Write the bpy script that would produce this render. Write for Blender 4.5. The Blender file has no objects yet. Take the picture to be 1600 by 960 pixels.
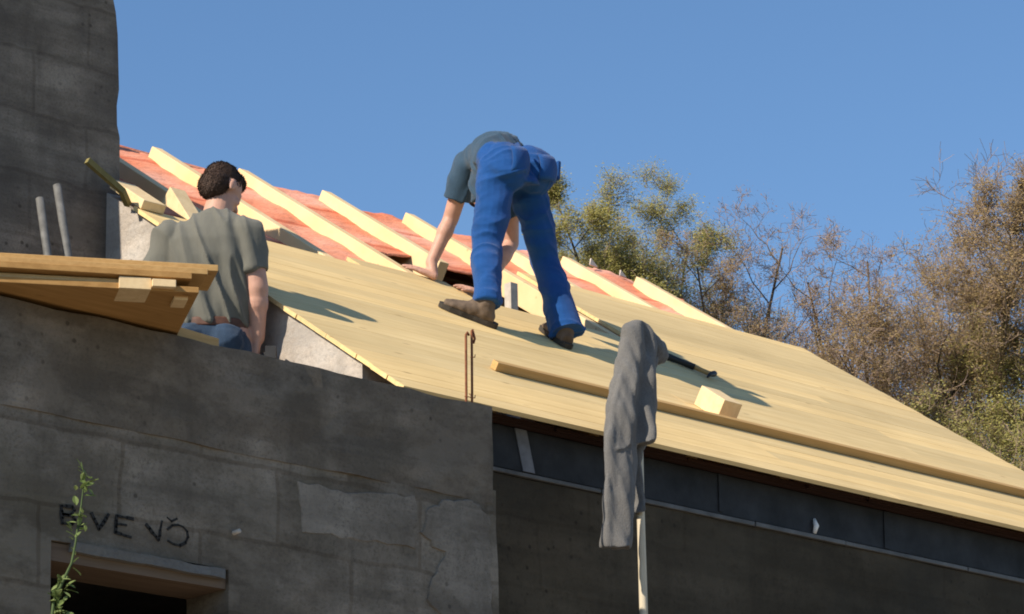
import bpy, bmesh, math, random
from mathutils import Vector, Matrix, noise
from math import radians as R, sin, cos, pi, hypot

scene = bpy.context.scene
COL = scene.collection

# ------------------------------------------------------------------ camera
F_PX, PITCH, ROLL, AZ, TH = 5000.0, R(17.3), R(1.25), R(46.5), R(34.4)
hd = Vector((cos(AZ), sin(AZ), 0)); rt = Vector((sin(AZ), -cos(AZ), 0)); zz = Vector((0, 0, 1))
FW = hd * cos(PITCH) + zz * sin(PITCH)
up0 = zz * cos(PITCH) - hd * sin(PITCH)
RT = rt * cos(ROLL) - up0 * sin(ROLL)
UP = rt * sin(ROLL) + up0 * cos(ROLL)
CAM = Vector((-9.716, -9.444, 1.6))
ZE = 5.2117                                   # height of the eave (roof plane passes y=0, z=ZE)
cam_d = bpy.data.cameras.new("camera"); cam = bpy.data.objects.new("camera", cam_d)
COL.objects.link(cam); scene.camera = cam
m = Matrix.Identity(4)
for i in range(3):
    m[i][0], m[i][1], m[i][2], m[i][3] = RT[i], UP[i], -FW[i], CAM[i]
cam.matrix_world = m
cam_d.sensor_width = 36.0; cam_d.lens = 36.0 * F_PX / 1600.0
cam_d.clip_start = 0.1; cam_d.clip_end = 3000.0

# ------------------------------------------------------------------ sky, sun, exposure
SUN_TO = Vector((-1.53, 0.10, 1.13)).normalized()
world = bpy.data.worlds.new("World"); scene.world = world; world.use_nodes = True
nt = world.node_tree; nt.nodes.clear()
sky = nt.nodes.new("ShaderNodeTexSky"); sky.sky_type = 'NISHITA'; sky.sun_disc = False
sky.sun_elevation = math.asin(SUN_TO.z); sky.sun_rotation = math.atan2(SUN_TO.x, SUN_TO.y)
sky.air_density = 1.0; sky.dust_density = 0.0; sky.ozone_density = 2.0; sky.altitude = 900
bg = nt.nodes.new("ShaderNodeBackground"); bg.inputs[1].default_value = 0.12
wo = nt.nodes.new("ShaderNodeOutputWorld")
hs = nt.nodes.new("ShaderNodeHueSaturation"); hs.inputs["Saturation"].default_value = 1.13; hs.inputs["Value"].default_value = 0.97
nt.links.new(sky.outputs[0], hs.inputs["Color"]); nt.links.new(hs.outputs[0], bg.inputs[0]); nt.links.new(bg.outputs[0], wo.inputs[0])
sun_d = bpy.data.lights.new("sun", 'SUN'); sun_d.energy = 5.0; sun_d.angle = R(0.5); sun_d.color = (1.0, 0.90, 0.74)
sun = bpy.data.objects.new("sun", sun_d); COL.objects.link(sun)
sun.rotation_euler = SUN_TO.to_track_quat('Z', 'Y').to_euler(); sun.location = (-20, 0, 30)
vs = scene.view_settings; vs.view_transform = 'Standard'; vs.look = 'None'; vs.exposure = 0.42; vs.gamma = 1.0
vs.use_curve_mapping = False
scene.cycles.filter_width = 1.9
scene.cycles.max_bounces = 8

# ------------------------------------------------------------------ geometry of the place
NRM = Vector((0, -sin(TH), cos(TH))); UPS = Vector((0, cos(TH), sin(TH)))
def ray(x, y): return FW + RT * ((x - 800) / F_PX) + UP * ((480 - y) / F_PX)
def Yp(x, y, v): d = ray(x, y); return CAM + d * ((v - CAM.y) / d.y)
def roofpt(X, s, off=0.0): return Vector((X, 0, ZE)) + UPS * s + NRM * off
def roofpx(x, y, off=0.0):
    d = ray(x, y); return CAM + d * (((Vector((0, 0, ZE)) + NRM * off - CAM) @ NRM) / (d @ NRM))
def far(x, y, D):
    d = ray(x, y); return CAM + d * (D / hypot(d.x, d.y))

rnd = random.Random(7)

# ------------------------------------------------------------------ materials
def mat(name, build, rough=0.8, spec=0.3):
    M = bpy.data.materials.new(name); M.use_nodes = True
    t = M.node_tree; b = t.nodes["Principled BSDF"]
    b.inputs["Roughness"].default_value = rough
    b.inputs["Specular IOR Level"].default_value = spec
    build(t, b)
    return M
def N(t, typ, **kw):
    n = t.nodes.new(typ)
    for k, v in kw.items():
        if k.startswith("i_"): n.inputs[k[2:].replace("_", " ")].default_value = v
        else: setattr(n, k, v)
    return n
def coords(t, scale=(1, 1, 1), rot=(0, 0, 0)):
    c = N(t, "ShaderNodeTexCoord"); mp = N(t, "ShaderNodeMapping")
    mp.inputs["Scale"].default_value = scale; mp.inputs["Rotation"].default_value = rot
    t.links.new(c.outputs["Object"], mp.inputs["Vector"]); return mp.outputs[0]
def nz(t, vec, scale, detail=4.0, rough=0.6):
    n = N(t, "ShaderNodeTexNoise"); n.inputs["Scale"].default_value = scale
    n.inputs["Detail"].default_value = detail; n.inputs["Roughness"].default_value = rough
    t.links.new(vec, n.inputs["Vector"]); return n.outputs["Fac"]
def ramp(t, fac, stops):
    r = N(t, "ShaderNodeValToRGB"); e = r.color_ramp.elements
    while len(e) < len(stops): e.new(0.5)
    for k, (p, c) in enumerate(stops):
        e[k].position = p; e[k].color = (*c, 1) if len(c) == 3 else c
    t.links.new(fac, r.inputs[0]); return r.outputs[0]
def mixc(t, fac, a, b, mode='MIX'):
    n = N(t, "ShaderNodeMix", data_type='RGBA', blend_type=mode)
    for s, v in ((0, fac), (6, a), (7, b)):
        if hasattr(v, "type") and hasattr(v, "links"): t.links.new(v, n.inputs[s])
        elif s == 0: n.inputs[0].default_value = v
        else: n.inputs[s].default_value = (*v, 1)
    return n.outputs[2]
def bump(t, b, h, strength=0.3, dist=0.01):
    n = N(t, "ShaderNodeBump"); n.inputs["Strength"].default_value = strength; n.inputs["Distance"].default_value = dist
    t.links.new(h, n.inputs["Height"]); t.links.new(n.outputs[0], b.inputs["Normal"])

def wood(name, lo, hi, stretch=(1.2, 30, 30), island=0.25, knots=True, rough=0.75):
    def f(t, b):
        v = coords(t, stretch); v1 = coords(t, (1, 1, 1))
        g = nz(t, v, 1.6, 5, 0.65)
        c = ramp(t, g, [(0.3, lo), (0.7, hi)])
        blot = nz(t, v1, 2.3, 3)
        c = mixc(t, ramp(t, blot, [(0.35, (0, 0, 0)), (0.75, (0.35,) * 3)]), c, tuple(x * 0.72 for x in lo))
        if island:
            geo = N(t, "ShaderNodeNewGeometry")
            c = mixc(t, 1.0, c, ramp(t, geo.outputs["Random Per Island"],
                     [(0, (1 - island, 1 - island * 0.95, 1 - island * 0.85)), (0.5, (0.96, 0.96, 0.97)), (1, (1.08, 1.05, 1.0))]), 'MULTIPLY')
        if knots:
            vo = N(t, "ShaderNodeTexVoronoi"); vo.inputs["Scale"].default_value = 1.0
            t.links.new(coords(t, (2.6, 8, 8)), vo.inputs["Vector"])
            c = mixc(t, ramp(t, vo.outputs["Distance"], [(0.03, (0.55,) * 3), (0.09, (0, 0, 0))]), c, (lo[0] * .4, lo[1] * .32, lo[2] * .3))
        t.links.new(c, b.inputs["Base Color"])
        bump(t, b, g, 0.25, 0.004)
    return mat(name, f, rough, 0.25)

def concrete(name, lo, hi, stain, scale=2.0, moss=None, brick=None):
    def f(t, b):
        v = coords(t)
        a = nz(t, v, scale, 6, 0.65); fine = nz(t, v, scale * 20, 5, 0.8); big = nz(t, v, scale * 0.45, 3)
        drip = nz(t, coords(t, (5, 5, 0.7)), 1.3, 4)
        c = ramp(t, a, [(0.3, lo), (0.7, hi)])
        c = mixc(t, ramp(t, big, [(0.42, (0,) * 3), (0.62, (0.75,) * 3)]), c, stain)
        c = mixc(t, ramp(t, drip, [(0.5, (0,) * 3), (0.7, (0.5,) * 3)]), c, tuple(x * 0.55 for x in lo))
        c = mixc(t, ramp(t, fine, [(0.34, (0.60,) * 3), (0.52, (0,) * 3)]), c, tuple(x * 0.55 for x in lo))
        if moss:
            mv = nz(t, v, 1.1, 4)
            c = mixc(t, ramp(t, mv, [(0.52, (0,) * 3), (0.68, (0.7,) * 3)]), c, moss)
        bd = nz(t, coords(t, (0.45, 0.45, 4.5)), 1.5, 5, 0.65)
        c = mixc(t, ramp(t, bd, [(0.42, (0.55,) * 3), (0.58, (0,) * 3)]), c, tuple(x * .62 for x in lo))
        sm = ramp(t, nz(t, coords(t, (1.3, 1.3, 2.2)), scale * .55, 7, 0.7), [(0.50, (0,) * 3), (0.60, (0.20,) * 3)])
        c = mixc(t, sm, c, tuple(min(.5, x * 1.18) for x in hi))
        pv = N(t, "ShaderNodeTexVoronoi"); pv.inputs["Scale"].default_value = 17; t.links.new(v, pv.inputs["Vector"])
        pits = ramp(t, pv.outputs["Distance"], [(0.10, (0.8,) * 3), (0.20, (0,) * 3)])
        pm_ = N(t, "ShaderNodeMath", operation='MULTIPLY'); t.links.new(pits, pm_.inputs[0]); t.links.new(ramp(t, nz(t, v, 1.7, 3), [(0.5, (0,) * 3), (0.62, (1,) * 3)]), pm_.inputs[1])
        c = mixc(t, pm_.outputs[0], c, tuple(x * .45 for x in lo))
        h = fine
        if brick:
            bw, bh, off, mortar = brick
            mp = N(t, "ShaderNodeCombineXYZ"); sp = N(t, "ShaderNodeSeparateXYZ")
            wob = N(t, "ShaderNodeVectorMath", operation='ADD')
            nc = N(t, "ShaderNodeTexNoise"); nc.inputs["Scale"].default_value = 5
            t.links.new(v, nc.inputs["Vector"])
            sc_ = N(t, "ShaderNodeVectorMath", operation='SCALE'); sc_.inputs["Scale"].default_value = 0.05
            t.links.new(nc.outputs["Color"], sc_.inputs[0]); t.links.new(v, wob.inputs[0]); t.links.new(sc_.outputs[0], wob.inputs[1])
            t.links.new(wob.outputs[0], sp.inputs[0]); t.links.new(sp.outputs[0], mp.inputs[0]); t.links.new(sp.outputs[2], mp.inputs[1])
            br = N(t, "ShaderNodeTexBrick"); br.inputs["Scale"].default_value = 1.0
            br.inputs["Brick Width"].default_value = bw; br.inputs["Row Height"].default_value = bh
            br.inputs["Mortar Size"].default_value = 0.012; br.inputs["Mortar Smooth"].default_value = 0.6
            br.inputs["Color1"].default_value = (0.86, 0.85, 0.84, 1); br.inputs["Color2"].default_value = (1.1, 1.1, 1.1, 1)
            br.inputs["Mortar"].default_value = (*mortar, 1)
            t.links.new(mp.outputs[0], br.inputs["Vector"])
            c = mixc(t, 0.8, c, br.outputs["Color"], 'MULTIPLY')
        t.links.new(c, b.inputs["Base Color"]); bump(t, b, h, 0.8, 0.010)
    return mat(name, f, 0.92, 0.2)

def simple(name, col, var=0.15, scale=8, rough=0.8, metal=0.0, bmp=0.0, spec=0.3, col2=None):
    def f(t, b):
        v = coords(t); a = nz(t, v, scale, 5)
        c = ramp(t, a, [(0.3, tuple(x * (1 - var) for x in col)), (0.7, col2 or tuple(x * (1 + var) for x in col))])
        t.links.new(c, b.inputs["Base Color"]); b.inputs["Metallic"].default_value = metal
        if bmp: bump(t, b, nz(t, v, scale * 6, 4), bmp, 0.004)
    return mat(name, f, rough, spec)

def cloth(name, col, var=0.12, weave=380, fuzz=0.0, fold=(30, 30, 8)):
    def f(t, b):
        v = coords(t); a = nz(t, v, 7, 4); w = nz(t, v, weave, 2); s = nz(t, coords(t, fold), 1.0, 3)
        c = ramp(t, a, [(0.3, tuple(x * (1 - var) for x in col)), (0.7, tuple(x * (1 + var) for x in col))])
        c = mixc(t, ramp(t, w, [(0.4, (0.3 + fuzz,) * 3), (0.6, (0,) * 3)]), c, tuple(x * 0.6 for x in col))
        t.links.new(c, b.inputs["Base Color"])
        b.inputs["Sheen Weight"].default_value = 0.15
        ad = N(t, "ShaderNodeMath", operation='ADD'); t.links.new(w, ad.inputs[0]); t.links.new(s, ad.inputs[1])
        bump(t, b, ad.outputs[0], 0.45, 0.008)
    return mat(name, f, 0.92, 0.1)

def skin_mat(name, col):
    def f(t, b):
        v = coords(t); a = nz(t, v, 14, 4)
        c = ramp(t, a, [(0.35, tuple(x * 0.82 for x in col)), (0.7, (col[0] * 1.05, col[1] * 1.05, col[2] * 1.08))])
        t.links.new(c, b.inputs["Base Color"])
        b.inputs["Subsurface Weight"].default_value = 0.08; b.inputs["Subsurface Radius"].default_value = (0.01, 0.004, 0.002)
        bump(t, b, nz(t, v, 160, 3), 0.15, 0.002)
    return mat(name, f, 0.55, 0.35)

M = {}
M['deck'] = wood("deck_wood", (0.70, 0.495, 0.222), (0.85, 0.640, 0.325), (0.8, 24, 24), 0.17)
M['rafter'] = wood("rafter_wood", (0.76, 0.52, 0.26), (0.88, 0.67, 0.40), (18, 1.2, 1.2), 0.0, True)
M['fresh'] = wood("fresh_wood", (0.70, 0.50, 0.27), (0.84, 0.64, 0.38), (14, 14, 14), 0.0, False)
M['board'] = wood("weathered_board", (0.36, 0.19, 0.06), (0.52, 0.30, 0.11), (1.5, 26, 30), 0.0, True)
M['toe'] = wood("toe_board_wood", (0.46, 0.27, 0.10), (0.60, 0.38, 0.16), (1.2, 40, 40), 0.0, True)
M['dark_timber'] = wood("dark_timber", (0.028, 0.013, 0.010), (0.055, 0.025, 0.017), (1.2, 30, 30), 0.0, False)
M['purlin'] = wood("old_timber", (0.20, 0.12, 0.07), (0.30, 0.19, 0.11), (1.2, 30, 30), 0.0, True)
M['lintel'] = wood("grey_brown_lintel", (0.11, 0.075, 0.05), (0.19, 0.135, 0.095), (1.2, 30, 30), 0.0, True)
M['olive'] = wood("shaded_olive_lath", (0.15, 0.13, 0.045), (0.24, 0.20, 0.08), (20, 20, 2), 0.0, False)  # olive made darker: the lath's shade is put into its colour
M['front'] = concrete("front_wall_blocks", (0.165, 0.131, 0.099), (0.370, 0.305, 0.240), (0.145, 0.118, 0.088), 4.0, (0.135, 0.107, 0.078))
M['mortar'] = concrete("smeared_mortar", (0.185, 0.155, 0.125), (0.400, 0.345, 0.285), (0.16, 0.128, 0.095), 3.6)
M['block'] = concrete("lower_blocks", (0.165, 0.136, 0.105), (0.400, 0.338, 0.273), (0.145, 0.118, 0.086), 3.4, (0.125, 0.104, 0.068), (0.72, 0.29, 0, (0.74, 0.70, 0.66)))
M['tall'] = concrete("tall_wall_blocks", (0.160, 0.129, 0.102), (0.360, 0.300, 0.241), (0.125, 0.106, 0.092), 4.0, None, (0.62, 0.30, 0, (0.8, 0.78, 0.76)))
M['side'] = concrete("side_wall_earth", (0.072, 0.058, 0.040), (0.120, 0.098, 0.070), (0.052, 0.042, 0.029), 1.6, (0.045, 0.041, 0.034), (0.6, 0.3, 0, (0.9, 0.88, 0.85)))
M['plaster'] = concrete("pale_plaster", (0.50, 0.43, 0.37), (0.62, 0.55, 0.48), (0.46, 0.39, 0.33), 2.5)
M['slab'] = concrete("floor_slab", (0.2, 0.19, 0.18), (0.3, 0.29, 0.27), (0.2, 0.18, 0.15), 2.5)
M['beam'] = simple("beam_coating", (0.026, 0.028, 0.033), 0.5, 5, 0.65, 0.0, 0.5, 0.2)
M['lip'] = simple("lit_beam_lip", (0.125, 0.122, 0.120), 0.3, 9, 0.6, 0.2)  # paler than the beam: the light this edge catches is in the colour
M['patch'] = simple("beam_patch", (0.17, 0.175, 0.195), 0.3, 12, 0.7)
M['rust'] = simple("rusty_steel", (0.23, 0.085, 0.04), 0.35, 60, 0.9, 0.2, 0.3)
M['steel'] = simple("galvanised_steel", (0.13, 0.128, 0.125), 0.3, 20, 0.7, 0.1)
M['white'] = simple("white_paint", (0.78, 0.78, 0.78), 0.05, 20, 0.5)
M['charcoal'] = simple("charcoal_marks", (0.03, 0.028, 0.026), 0.3, 60, 0.95)
M['black'] = simple("black_rubber", (0.02, 0.021, 0.024), 0.2, 30, 0.55)
M['pole'] = wood("peeled_pole", (0.52, 0.44, 0.32), (0.68, 0.60, 0.47), (30, 30, 2), 0.0, False)
M['jacket'] = cloth("grey_fleece", (0.150, 0.144, 0.140), 0.14, 190, 0.15, (22, 22, 3))
M['tee_green'] = cloth("grey_olive_jersey", (0.165, 0.160, 0.136), 0.08, 500)
M['tee_teal'] = cloth("dark_teal_jersey", (0.043, 0.082, 0.130), 0.12, 500)
M['blue'] = cloth("blue_work_cloth", (0.012, 0.074, 0.262), 0.16, 500, 0.0, (10, 10, 45))
M['jeans'] = cloth("worn_denim", (0.032, 0.055, 0.095), 0.40, 300)
M['leather'] = simple("brown_leather", (0.10, 0.045, 0.03), 0.3, 30, 0.6)
M['boot'] = simple("scuffed_boot_leather", (0.125, 0.088, 0.062), 0.35, 22, 0.75, 0, 0.4)
M['sole'] = simple("boot_sole", (0.05, 0.043, 0.036), 0.3, 30, 0.9)
M['hair'] = simple("dark_brown_hair", (0.062, 0.037, 0.027), 0.4, 60, 0.75, 0, 0.3)
M['skin'] = skin_mat("sun_reddened_skin", (0.56, 0.31, 0.225))
M['glove'] = simple("dark_glove", (0.03, 0.03, 0.032), 0.2, 30, 0.8)
M['stem'] = simple("green_stem", (0.06, 0.09, 0.03), 0.2, 30)
M['scrap'] = simple("pale_scrap", (0.5, 0.44, 0.38), 0.2, 20)
def red_membrane(t, b):
    v = coords(t); a = nz(t, coords(t, (1.5, 2.5, 2.5)), 1.2, 3, 0.5)
    c = ramp(t, a, [(0.3, (0.66, 0.175, 0.08)), (0.5, (0.72, 0.275, 0.165)), (0.72, (0.76, 0.40, 0.30))])
    w = N(t, "ShaderNodeTexWave", wave_type='BANDS', bands_direction='Z'); w.inputs["Scale"].default_value = 0.9; w.inputs["Distortion"].default_value = 0.6
    t.links.new(v, w.inputs["Vector"])
    c = mixc(t, ramp(t, w.outputs["Fac"], [(0.0, (0.7,) * 3), (0.035, (0,) * 3)]), c, (0.50, 0.10, 0.05))
    t.links.new(c, b.inputs["Base Color"]); bump(t, b, nz(t, coords(t, (3, 9, 9)), 2.2, 4), 0.7, 0.03)
M['red'] = mat("red_roofing_membrane", red_membrane, 0.85, 0.15)
def leaf_mat(name, c1, c2, tr=0.3):
    def f(t, b):
        geo = N(t, "ShaderNodeNewGeometry")
        c = ramp(t, geo.outputs["Random Per Island"], [(0.0, c1), (1.0, c2)])
        t.links.new(c, b.inputs["Base Color"])
        b.inputs["Roughness"].default_value = 0.7
        tl = N(t, "ShaderNodeBsdfTranslucent"); t.links.new(c, tl.inputs[0])
        mx = N(t, "ShaderNodeMixShader"); mx.inputs[0].default_value = tr
        out = t.nodes["Material Output"]
        t.links.new(b.outputs[0], mx.inputs[1]); t.links.new(tl.outputs[0], mx.inputs[2]); t.links.new(mx.outputs[0], out.inputs[0])
    return mat(name, f)
M['leaf_olive'] = leaf_mat("olive_spring_leaf", (0.27, 0.25, 0.065), (0.52, 0.46, 0.17), 0.45)
M['leaf_brown'] = leaf_mat("brown_bud_leaf", (0.25, 0.175, 0.078), (0.48, 0.35, 0.17), 0.42)
M['leaf_pink'] = leaf_mat("pinkish_bud", (0.20, 0.115, 0.095), (0.34, 0.22, 0.19))
M['leaf_green'] = leaf_mat("fresh_green_leaf", (0.10, 0.15, 0.04), (0.28, 0.34, 0.12))
M['bark'] = simple("grey_bark", (0.11, 0.085, 0.068), 0.35, 6, 0.95, 0, 0.5)
M['twig'] = simple("brown_twig", (0.26, 0.185, 0.14), 0.25, 6, 0.95)
def ground_mat(t, b):
    v = coords(t); a = nz(t, v, 0.35, 6); d = nz(t, v, 6, 4)
    c = ramp(t, a, [(0.4, (0.05, 0.07, 0.022)), (0.6, (0.13, 0.105, 0.065))])
    c = mixc(t, ramp(t, d, [(0.4, (0,) * 3), (0.7, (0.5,) * 3)]), c, (0.09, 0.08, 0.045))
    ln = N(t, "ShaderNodeVectorMath", operation='LENGTH'); t.links.new(coords(t, (0.03, 0.03, 0)), ln.inputs[0])
    bounce_yard = ramp(t, nz(t, v, 1.4, 6), [(0.3, (0.24, 0.195, 0.145)), (0.7, (0.36, 0.30, 0.23))])  # unseen pale ground, added to bounce warm light onto the shaded walls
    c = mixc(t, ramp(t, ln.outputs["Value"], [(0.42, (1,) * 3), (0.60, (0,) * 3)]), c, bounce_yard)
    t.links.new(c, b.inputs["Base Color"]); bump(t, b, d, 0.6, 0.05)
M['ground'] = mat("grassy_earth", ground_mat, 0.95, 0.1)

# ------------------------------------------------------------------ mesh helpers
class MB:
    def __init__(self): self.v = []; self.f = []; self.mi = []; self.cur = 0
    def add(self, vs, fs):
        o = len(self.v); self.v += [Vector(p) for p in vs]
        for q in fs: self.f.append([i + o for i in q]); self.mi.append(self.cur)
    def box(self, o, a, b, c):          # origin corner + three edge vectors (right-handed)
        o, a, b, c = Vector(o), Vector(a), Vector(b), Vector(c)
        P = [o, o + a, o + a + b, o + b, o + c, o + a + c, o + a + b + c, o + b + c]
        fs = [(0, 3, 2, 1), (4, 5, 6, 7), (0, 1, 5, 4), (1, 2, 6, 5), (2, 3, 7, 6), (3, 0, 4, 7)]
        if a.cross(b).dot(c) < 0: fs = [f[::-1] for f in fs]
        self.add(P, fs); return self
    def aabox(self, x0, x1, y0, y1, z0, z1):
        return self.box((x0, y0, z0), (x1 - x0, 0, 0), (0, y1 - y0, 0), (0, 0, z1 - z0))
    def tube(self, pts, rad, n=8, cap=True):
        pts = [Vector(p) for p in pts]
        if not isinstance(rad, (list, tuple)): rad = [rad] * len(pts)
        rings = []; prev = None
        for i, p in enumerate(pts):
            d = (pts[min(i + 1, len(pts) - 1)] - pts[max(i - 1, 0)]).normalized()
            if prev is None: u = d.orthogonal().normalized()
            else:
                u = prev - d * prev.dot(d)
                u = u.normalized() if u.length > 1e-6 else d.orthogonal().normalized()
            prev = u; w = d.cross(u)
            rings.append([p + (u * cos(2 * pi * k / n) + w * sin(2 * pi * k / n)) * rad[i] for k in range(n)])
        fs = []
        for i in range(len(pts) - 1):
            for k in range(n):
                k2 = (k + 1) % n
                fs.append((i * n + k, i * n + k2, (i + 1) * n + k2, (i + 1) * n + k))
        if cap:
            fs.append(tuple(range(n))[::-1]); fs.append(tuple((len(pts) - 1) * n + k for k in range(n)))
        self.add([p for r in rings for p in r], fs); return self
    def loft(self, rings, n=20, e=1.0):     # rings: (centre, half-axis a, half-axis b); closed with flat caps
        vs = []
        for c, a, b in rings:
            c, a, b = Vector(c), Vector(a), Vector(b)
            for k in range(n):
                t = 2 * pi * k / n; ct, st = cos(t), sin(t)
                vs.append(c + a * (abs(ct) ** e * (1 if ct >= 0 else -1)) + b * (abs(st) ** e * (1 if st >= 0 else -1)))
        fs = []
        for i in range(len(rings) - 1):
            for k in range(n):
                k2 = (k + 1) % n; fs.append((i * n + k, i * n + k2, (i + 1) * n + k2, (i + 1) * n + k))
        fs.append(tuple(range(n))[::-1]); fs.append(tuple((len(rings) - 1) * n + k for k in range(n)))
        self.add(vs, fs); return self
    def ell(self, c, a, b, d, n=16):        # ellipsoid with three half-axis vectors
        c, a, b, d = Vector(c), Vector(a), Vector(b), Vector(d); h = n // 2
        vs = [c + d]
        for i in range(1, h):
            ph = pi * i / h
            for k in range(n):
                t = 2 * pi * k / n; vs.append(c + d * cos(ph) + (a * cos(t) + b * sin(t)) * sin(ph))
        vs.append(c - d); fs = []
        for k in range(n): fs.append((0, 1 + k, 1 + (k + 1) % n))
        for i in range(h - 2):
            for k in range(n):
                p = 1 + i * n; fs.append((p + k, p + n + k, p + n + (k + 1) % n, p + (k + 1) % n))
        L = len(vs) - 1; p = 1 + (h - 2) * n
        for k in range(n): fs.append((L, p + (k + 1) % n, p + k))
        self.add(vs, fs); return self
    def sph(self, c, r, n=14): return self.ell(c, (r, 0, 0), (0, r, 0), (0, 0, r), n)
    def limb(self, pts, rad, n=16, start=True, end=True):   # tapered tube, rounded at joints
        for i in range(len(pts) - 1): self.tube([pts[i], pts[i + 1]], [rad[i], rad[i + 1]], n)
        for i in range(len(pts)):
            if (i == 0 and not start) or (i == len(pts) - 1 and not end): continue
            self.sph(pts[i], rad[i], n)
        return self
    def mesh(self, name, base):
        me = bpy.data.meshes.new(name); base = Vector(base)
        me.from_pydata([p - base for p in self.v], [], self.f); me.update()
        me.polygons.foreach_set("material_index", self.mi)
        bm = bmesh.new(); bm.from_mesh(me); bmesh.ops.recalc_face_normals(bm, faces=bm.faces); bm.to_mesh(me); bm.free()
        return me

def base_of(parent):
    b = Vector((0, 0, 0))
    while parent is not None: b += parent.location; parent = parent.parent
    return b
def put(name, me, mats, parent=None, loc=(0, 0, 0), smooth=False):
    o = bpy.data.objects.new(name, me); COL.objects.link(o)
    for m_ in (mats if isinstance(mats, (list, tuple)) else [mats]): me.materials.append(m_)
    if parent is not None: o.parent = parent
    else: o.location = loc
    if smooth:
        for p in me.polygons: p.use_smooth = True
    return o
def part(name, mb, mats, parent, smooth=False, label=None, bevel=0.0):
    o = put(name, mb.mesh(name, base_of(parent)), mats, parent, smooth=smooth)
    if label: o['label'] = label
    if bevel: bev(o, bevel)
    return o
def bev(o, w, seg=2):
    md = o.modifiers.new("bevel", 'BEVEL'); md.width = w; md.segments = seg; md.limit_method = 'ANGLE'
def tag(o, label=None, cat=None, group=None, kind=None):
    if label: o['label'] = label
    if cat: o['category'] = cat
    if group: o['group'] = group
    if kind: o['kind'] = kind
    return o
def thing(name, mb, mats, label, cat, loc, group=None, smooth=False, bevel=0.0):
    o = put(name, mb.mesh(name, loc), mats, None, loc, smooth)
    if bevel: bev(o, bevel)
    return tag(o, label, cat, group)
def empty(name, loc, label, cat, group=None):
    o = bpy.data.objects.new(name, None); COL.objects.link(o); o.location = loc; o.empty_display_size = 0.2
    return tag(o, label, cat, group)
def rough_mesh(me, cut, amp, fr, seed=0.0):
    """cut a blocky mesh finer and unsettle its surface, so edges are not ruler straight"""
    bm = bmesh.new(); bm.from_mesh(me)
    for ax in range(3):
        co = [v.co[ax] for v in bm.verts]; lo, hi = min(co), max(co); k = int((hi - lo) / cut)
        for i in range(1, k + 1):
            nrm = [0, 0, 0]; nrm[ax] = 1; p = [0, 0, 0]; p[ax] = lo + (hi - lo) * i / (k + 1)
            bmesh.ops.bisect_plane(bm, geom=bm.verts[:] + bm.edges[:] + bm.faces[:], plane_co=p, plane_no=nrm)
    for v in bm.verts:
        q = v.co * fr + Vector((seed, seed, seed))
        v.co += Vector(noise.noise_vector(q)) * amp + Vector(noise.noise_vector(q * 3.7)) * amp * 0.45
    bmesh.ops.recalc_face_normals(bm, faces=bm.faces)
    bm.to_mesh(me); bm.free()

def melt(name, mb, voxel, base, smooth_it=4, wrinkle=None):
    """fuse overlapping closed shapes into ONE continuous skin (voxel remesh), then smooth and wrinkle"""
    me = mb.mesh(name, base)
    o = bpy.data.objects.new(name + "_tmp", me); COL.objects.link(o)
    md = o.modifiers.new("r", 'REMESH'); md.mode = 'VOXEL'; md.voxel_size = voxel; md.use_smooth_shade = True
    if smooth_it:
        sm = o.modifiers.new("s", 'SMOOTH'); sm.iterations = smooth_it; sm.factor = 0.5
    dg = bpy.context.evaluated_depsgraph_get()
    out = bpy.data.meshes.new_from_object(o.evaluated_get(dg), depsgraph=dg)
    bpy.data.objects.remove(o, do_unlink=True)
    out.name = name
    out.materials.clear()
    if wrinkle:
        b = Vector(base); nr = [v.normal.copy() for v in out.vertices]
        for v, n_ in zip(out.vertices, nr): v.co += n_ * wrinkle(v.co + b)
    for p in out.polygons: p.use_smooth = True
    out.update()
    return out

# ================================================================== SETTING: ground and hill
def hill(x, y):
    d = (Vector((x, y, 0)) - Vector((CAM.x, CAM.y, 0))); D = d.dot(hd); S = d.dot(rt)
    t = min(max((D - 24) / 34, 0), 1); t = t * t * (3 - 2 * t)
    z = 13.2 * t - 0.02 * max(0, D - 60)
    z += 0.5 * t * noise.noise(Vector((x * 0.09, y * 0.09, 0))) - 0.10 * t * S
    return z
mb = MB(); NX = 150; half = 420
def warp(i): u = (i / (NX - 1)) * 2 - 1; return half * (0.12 * u + 0.88 * u ** 3)
for j in range(NX):
    for i in range(NX):
        x, y = warp(i) + 12, warp(j) + 18; mb.v.append(Vector((x, y, hill(x, y))))
for j in range(NX - 1):
    for i in range(NX - 1):
        a = j * NX + i; mb.f.append([a, a + 1, a + NX + 1, a + NX]); mb.mi.append(0)
g = thing("ground", mb, M['ground'], None, None, (0, 0, 0), smooth=True); g['kind'] = 'structure'

# ================================================================== HOUSE
house = empty("house_under_construction", (1.3, 1.5, 0), "unfinished grey block house with a half boarded timber roof", "house")
def HP(name, mb, mats, **k): return part(name, mb, mats, house, **k)

# front block wall with its window opening
YF, YB = -0.35, -0.10
WX0, WX1, WZ1, WZ0 = -3.345, -2.555, 4.135, 2.95
mb = MB()
mb.aabox(-5.6, WX0, YF, YB, 0, 4.71); mb.aabox(WX1, -1.197, YF, YB, 0, 4.71)
mb.aabox(WX0, WX1, YF, YB, 0, WZ0); mb.aabox(WX0, WX1, YF, YB, WZ1 + 0.065, 4.71)
fw_ = HP("front_wall", mb, M['block'], label="stained grey block wall with a dark window opening")
rough_mesh(fw_.data, 0.16, 0.007, 4.0, 3.1)
mb = MB(); mb.aabox(-5.6, -1.213, YF - 0.005, YB, 4.655, 5.052)
rb = part("ring_beam", mb, M['front'], fw_); rough_mesh(rb.data, 0.09, 0.011, 5.5, 9.7)
rb['label'] = "cast concrete band along the top of the front wall"
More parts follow.
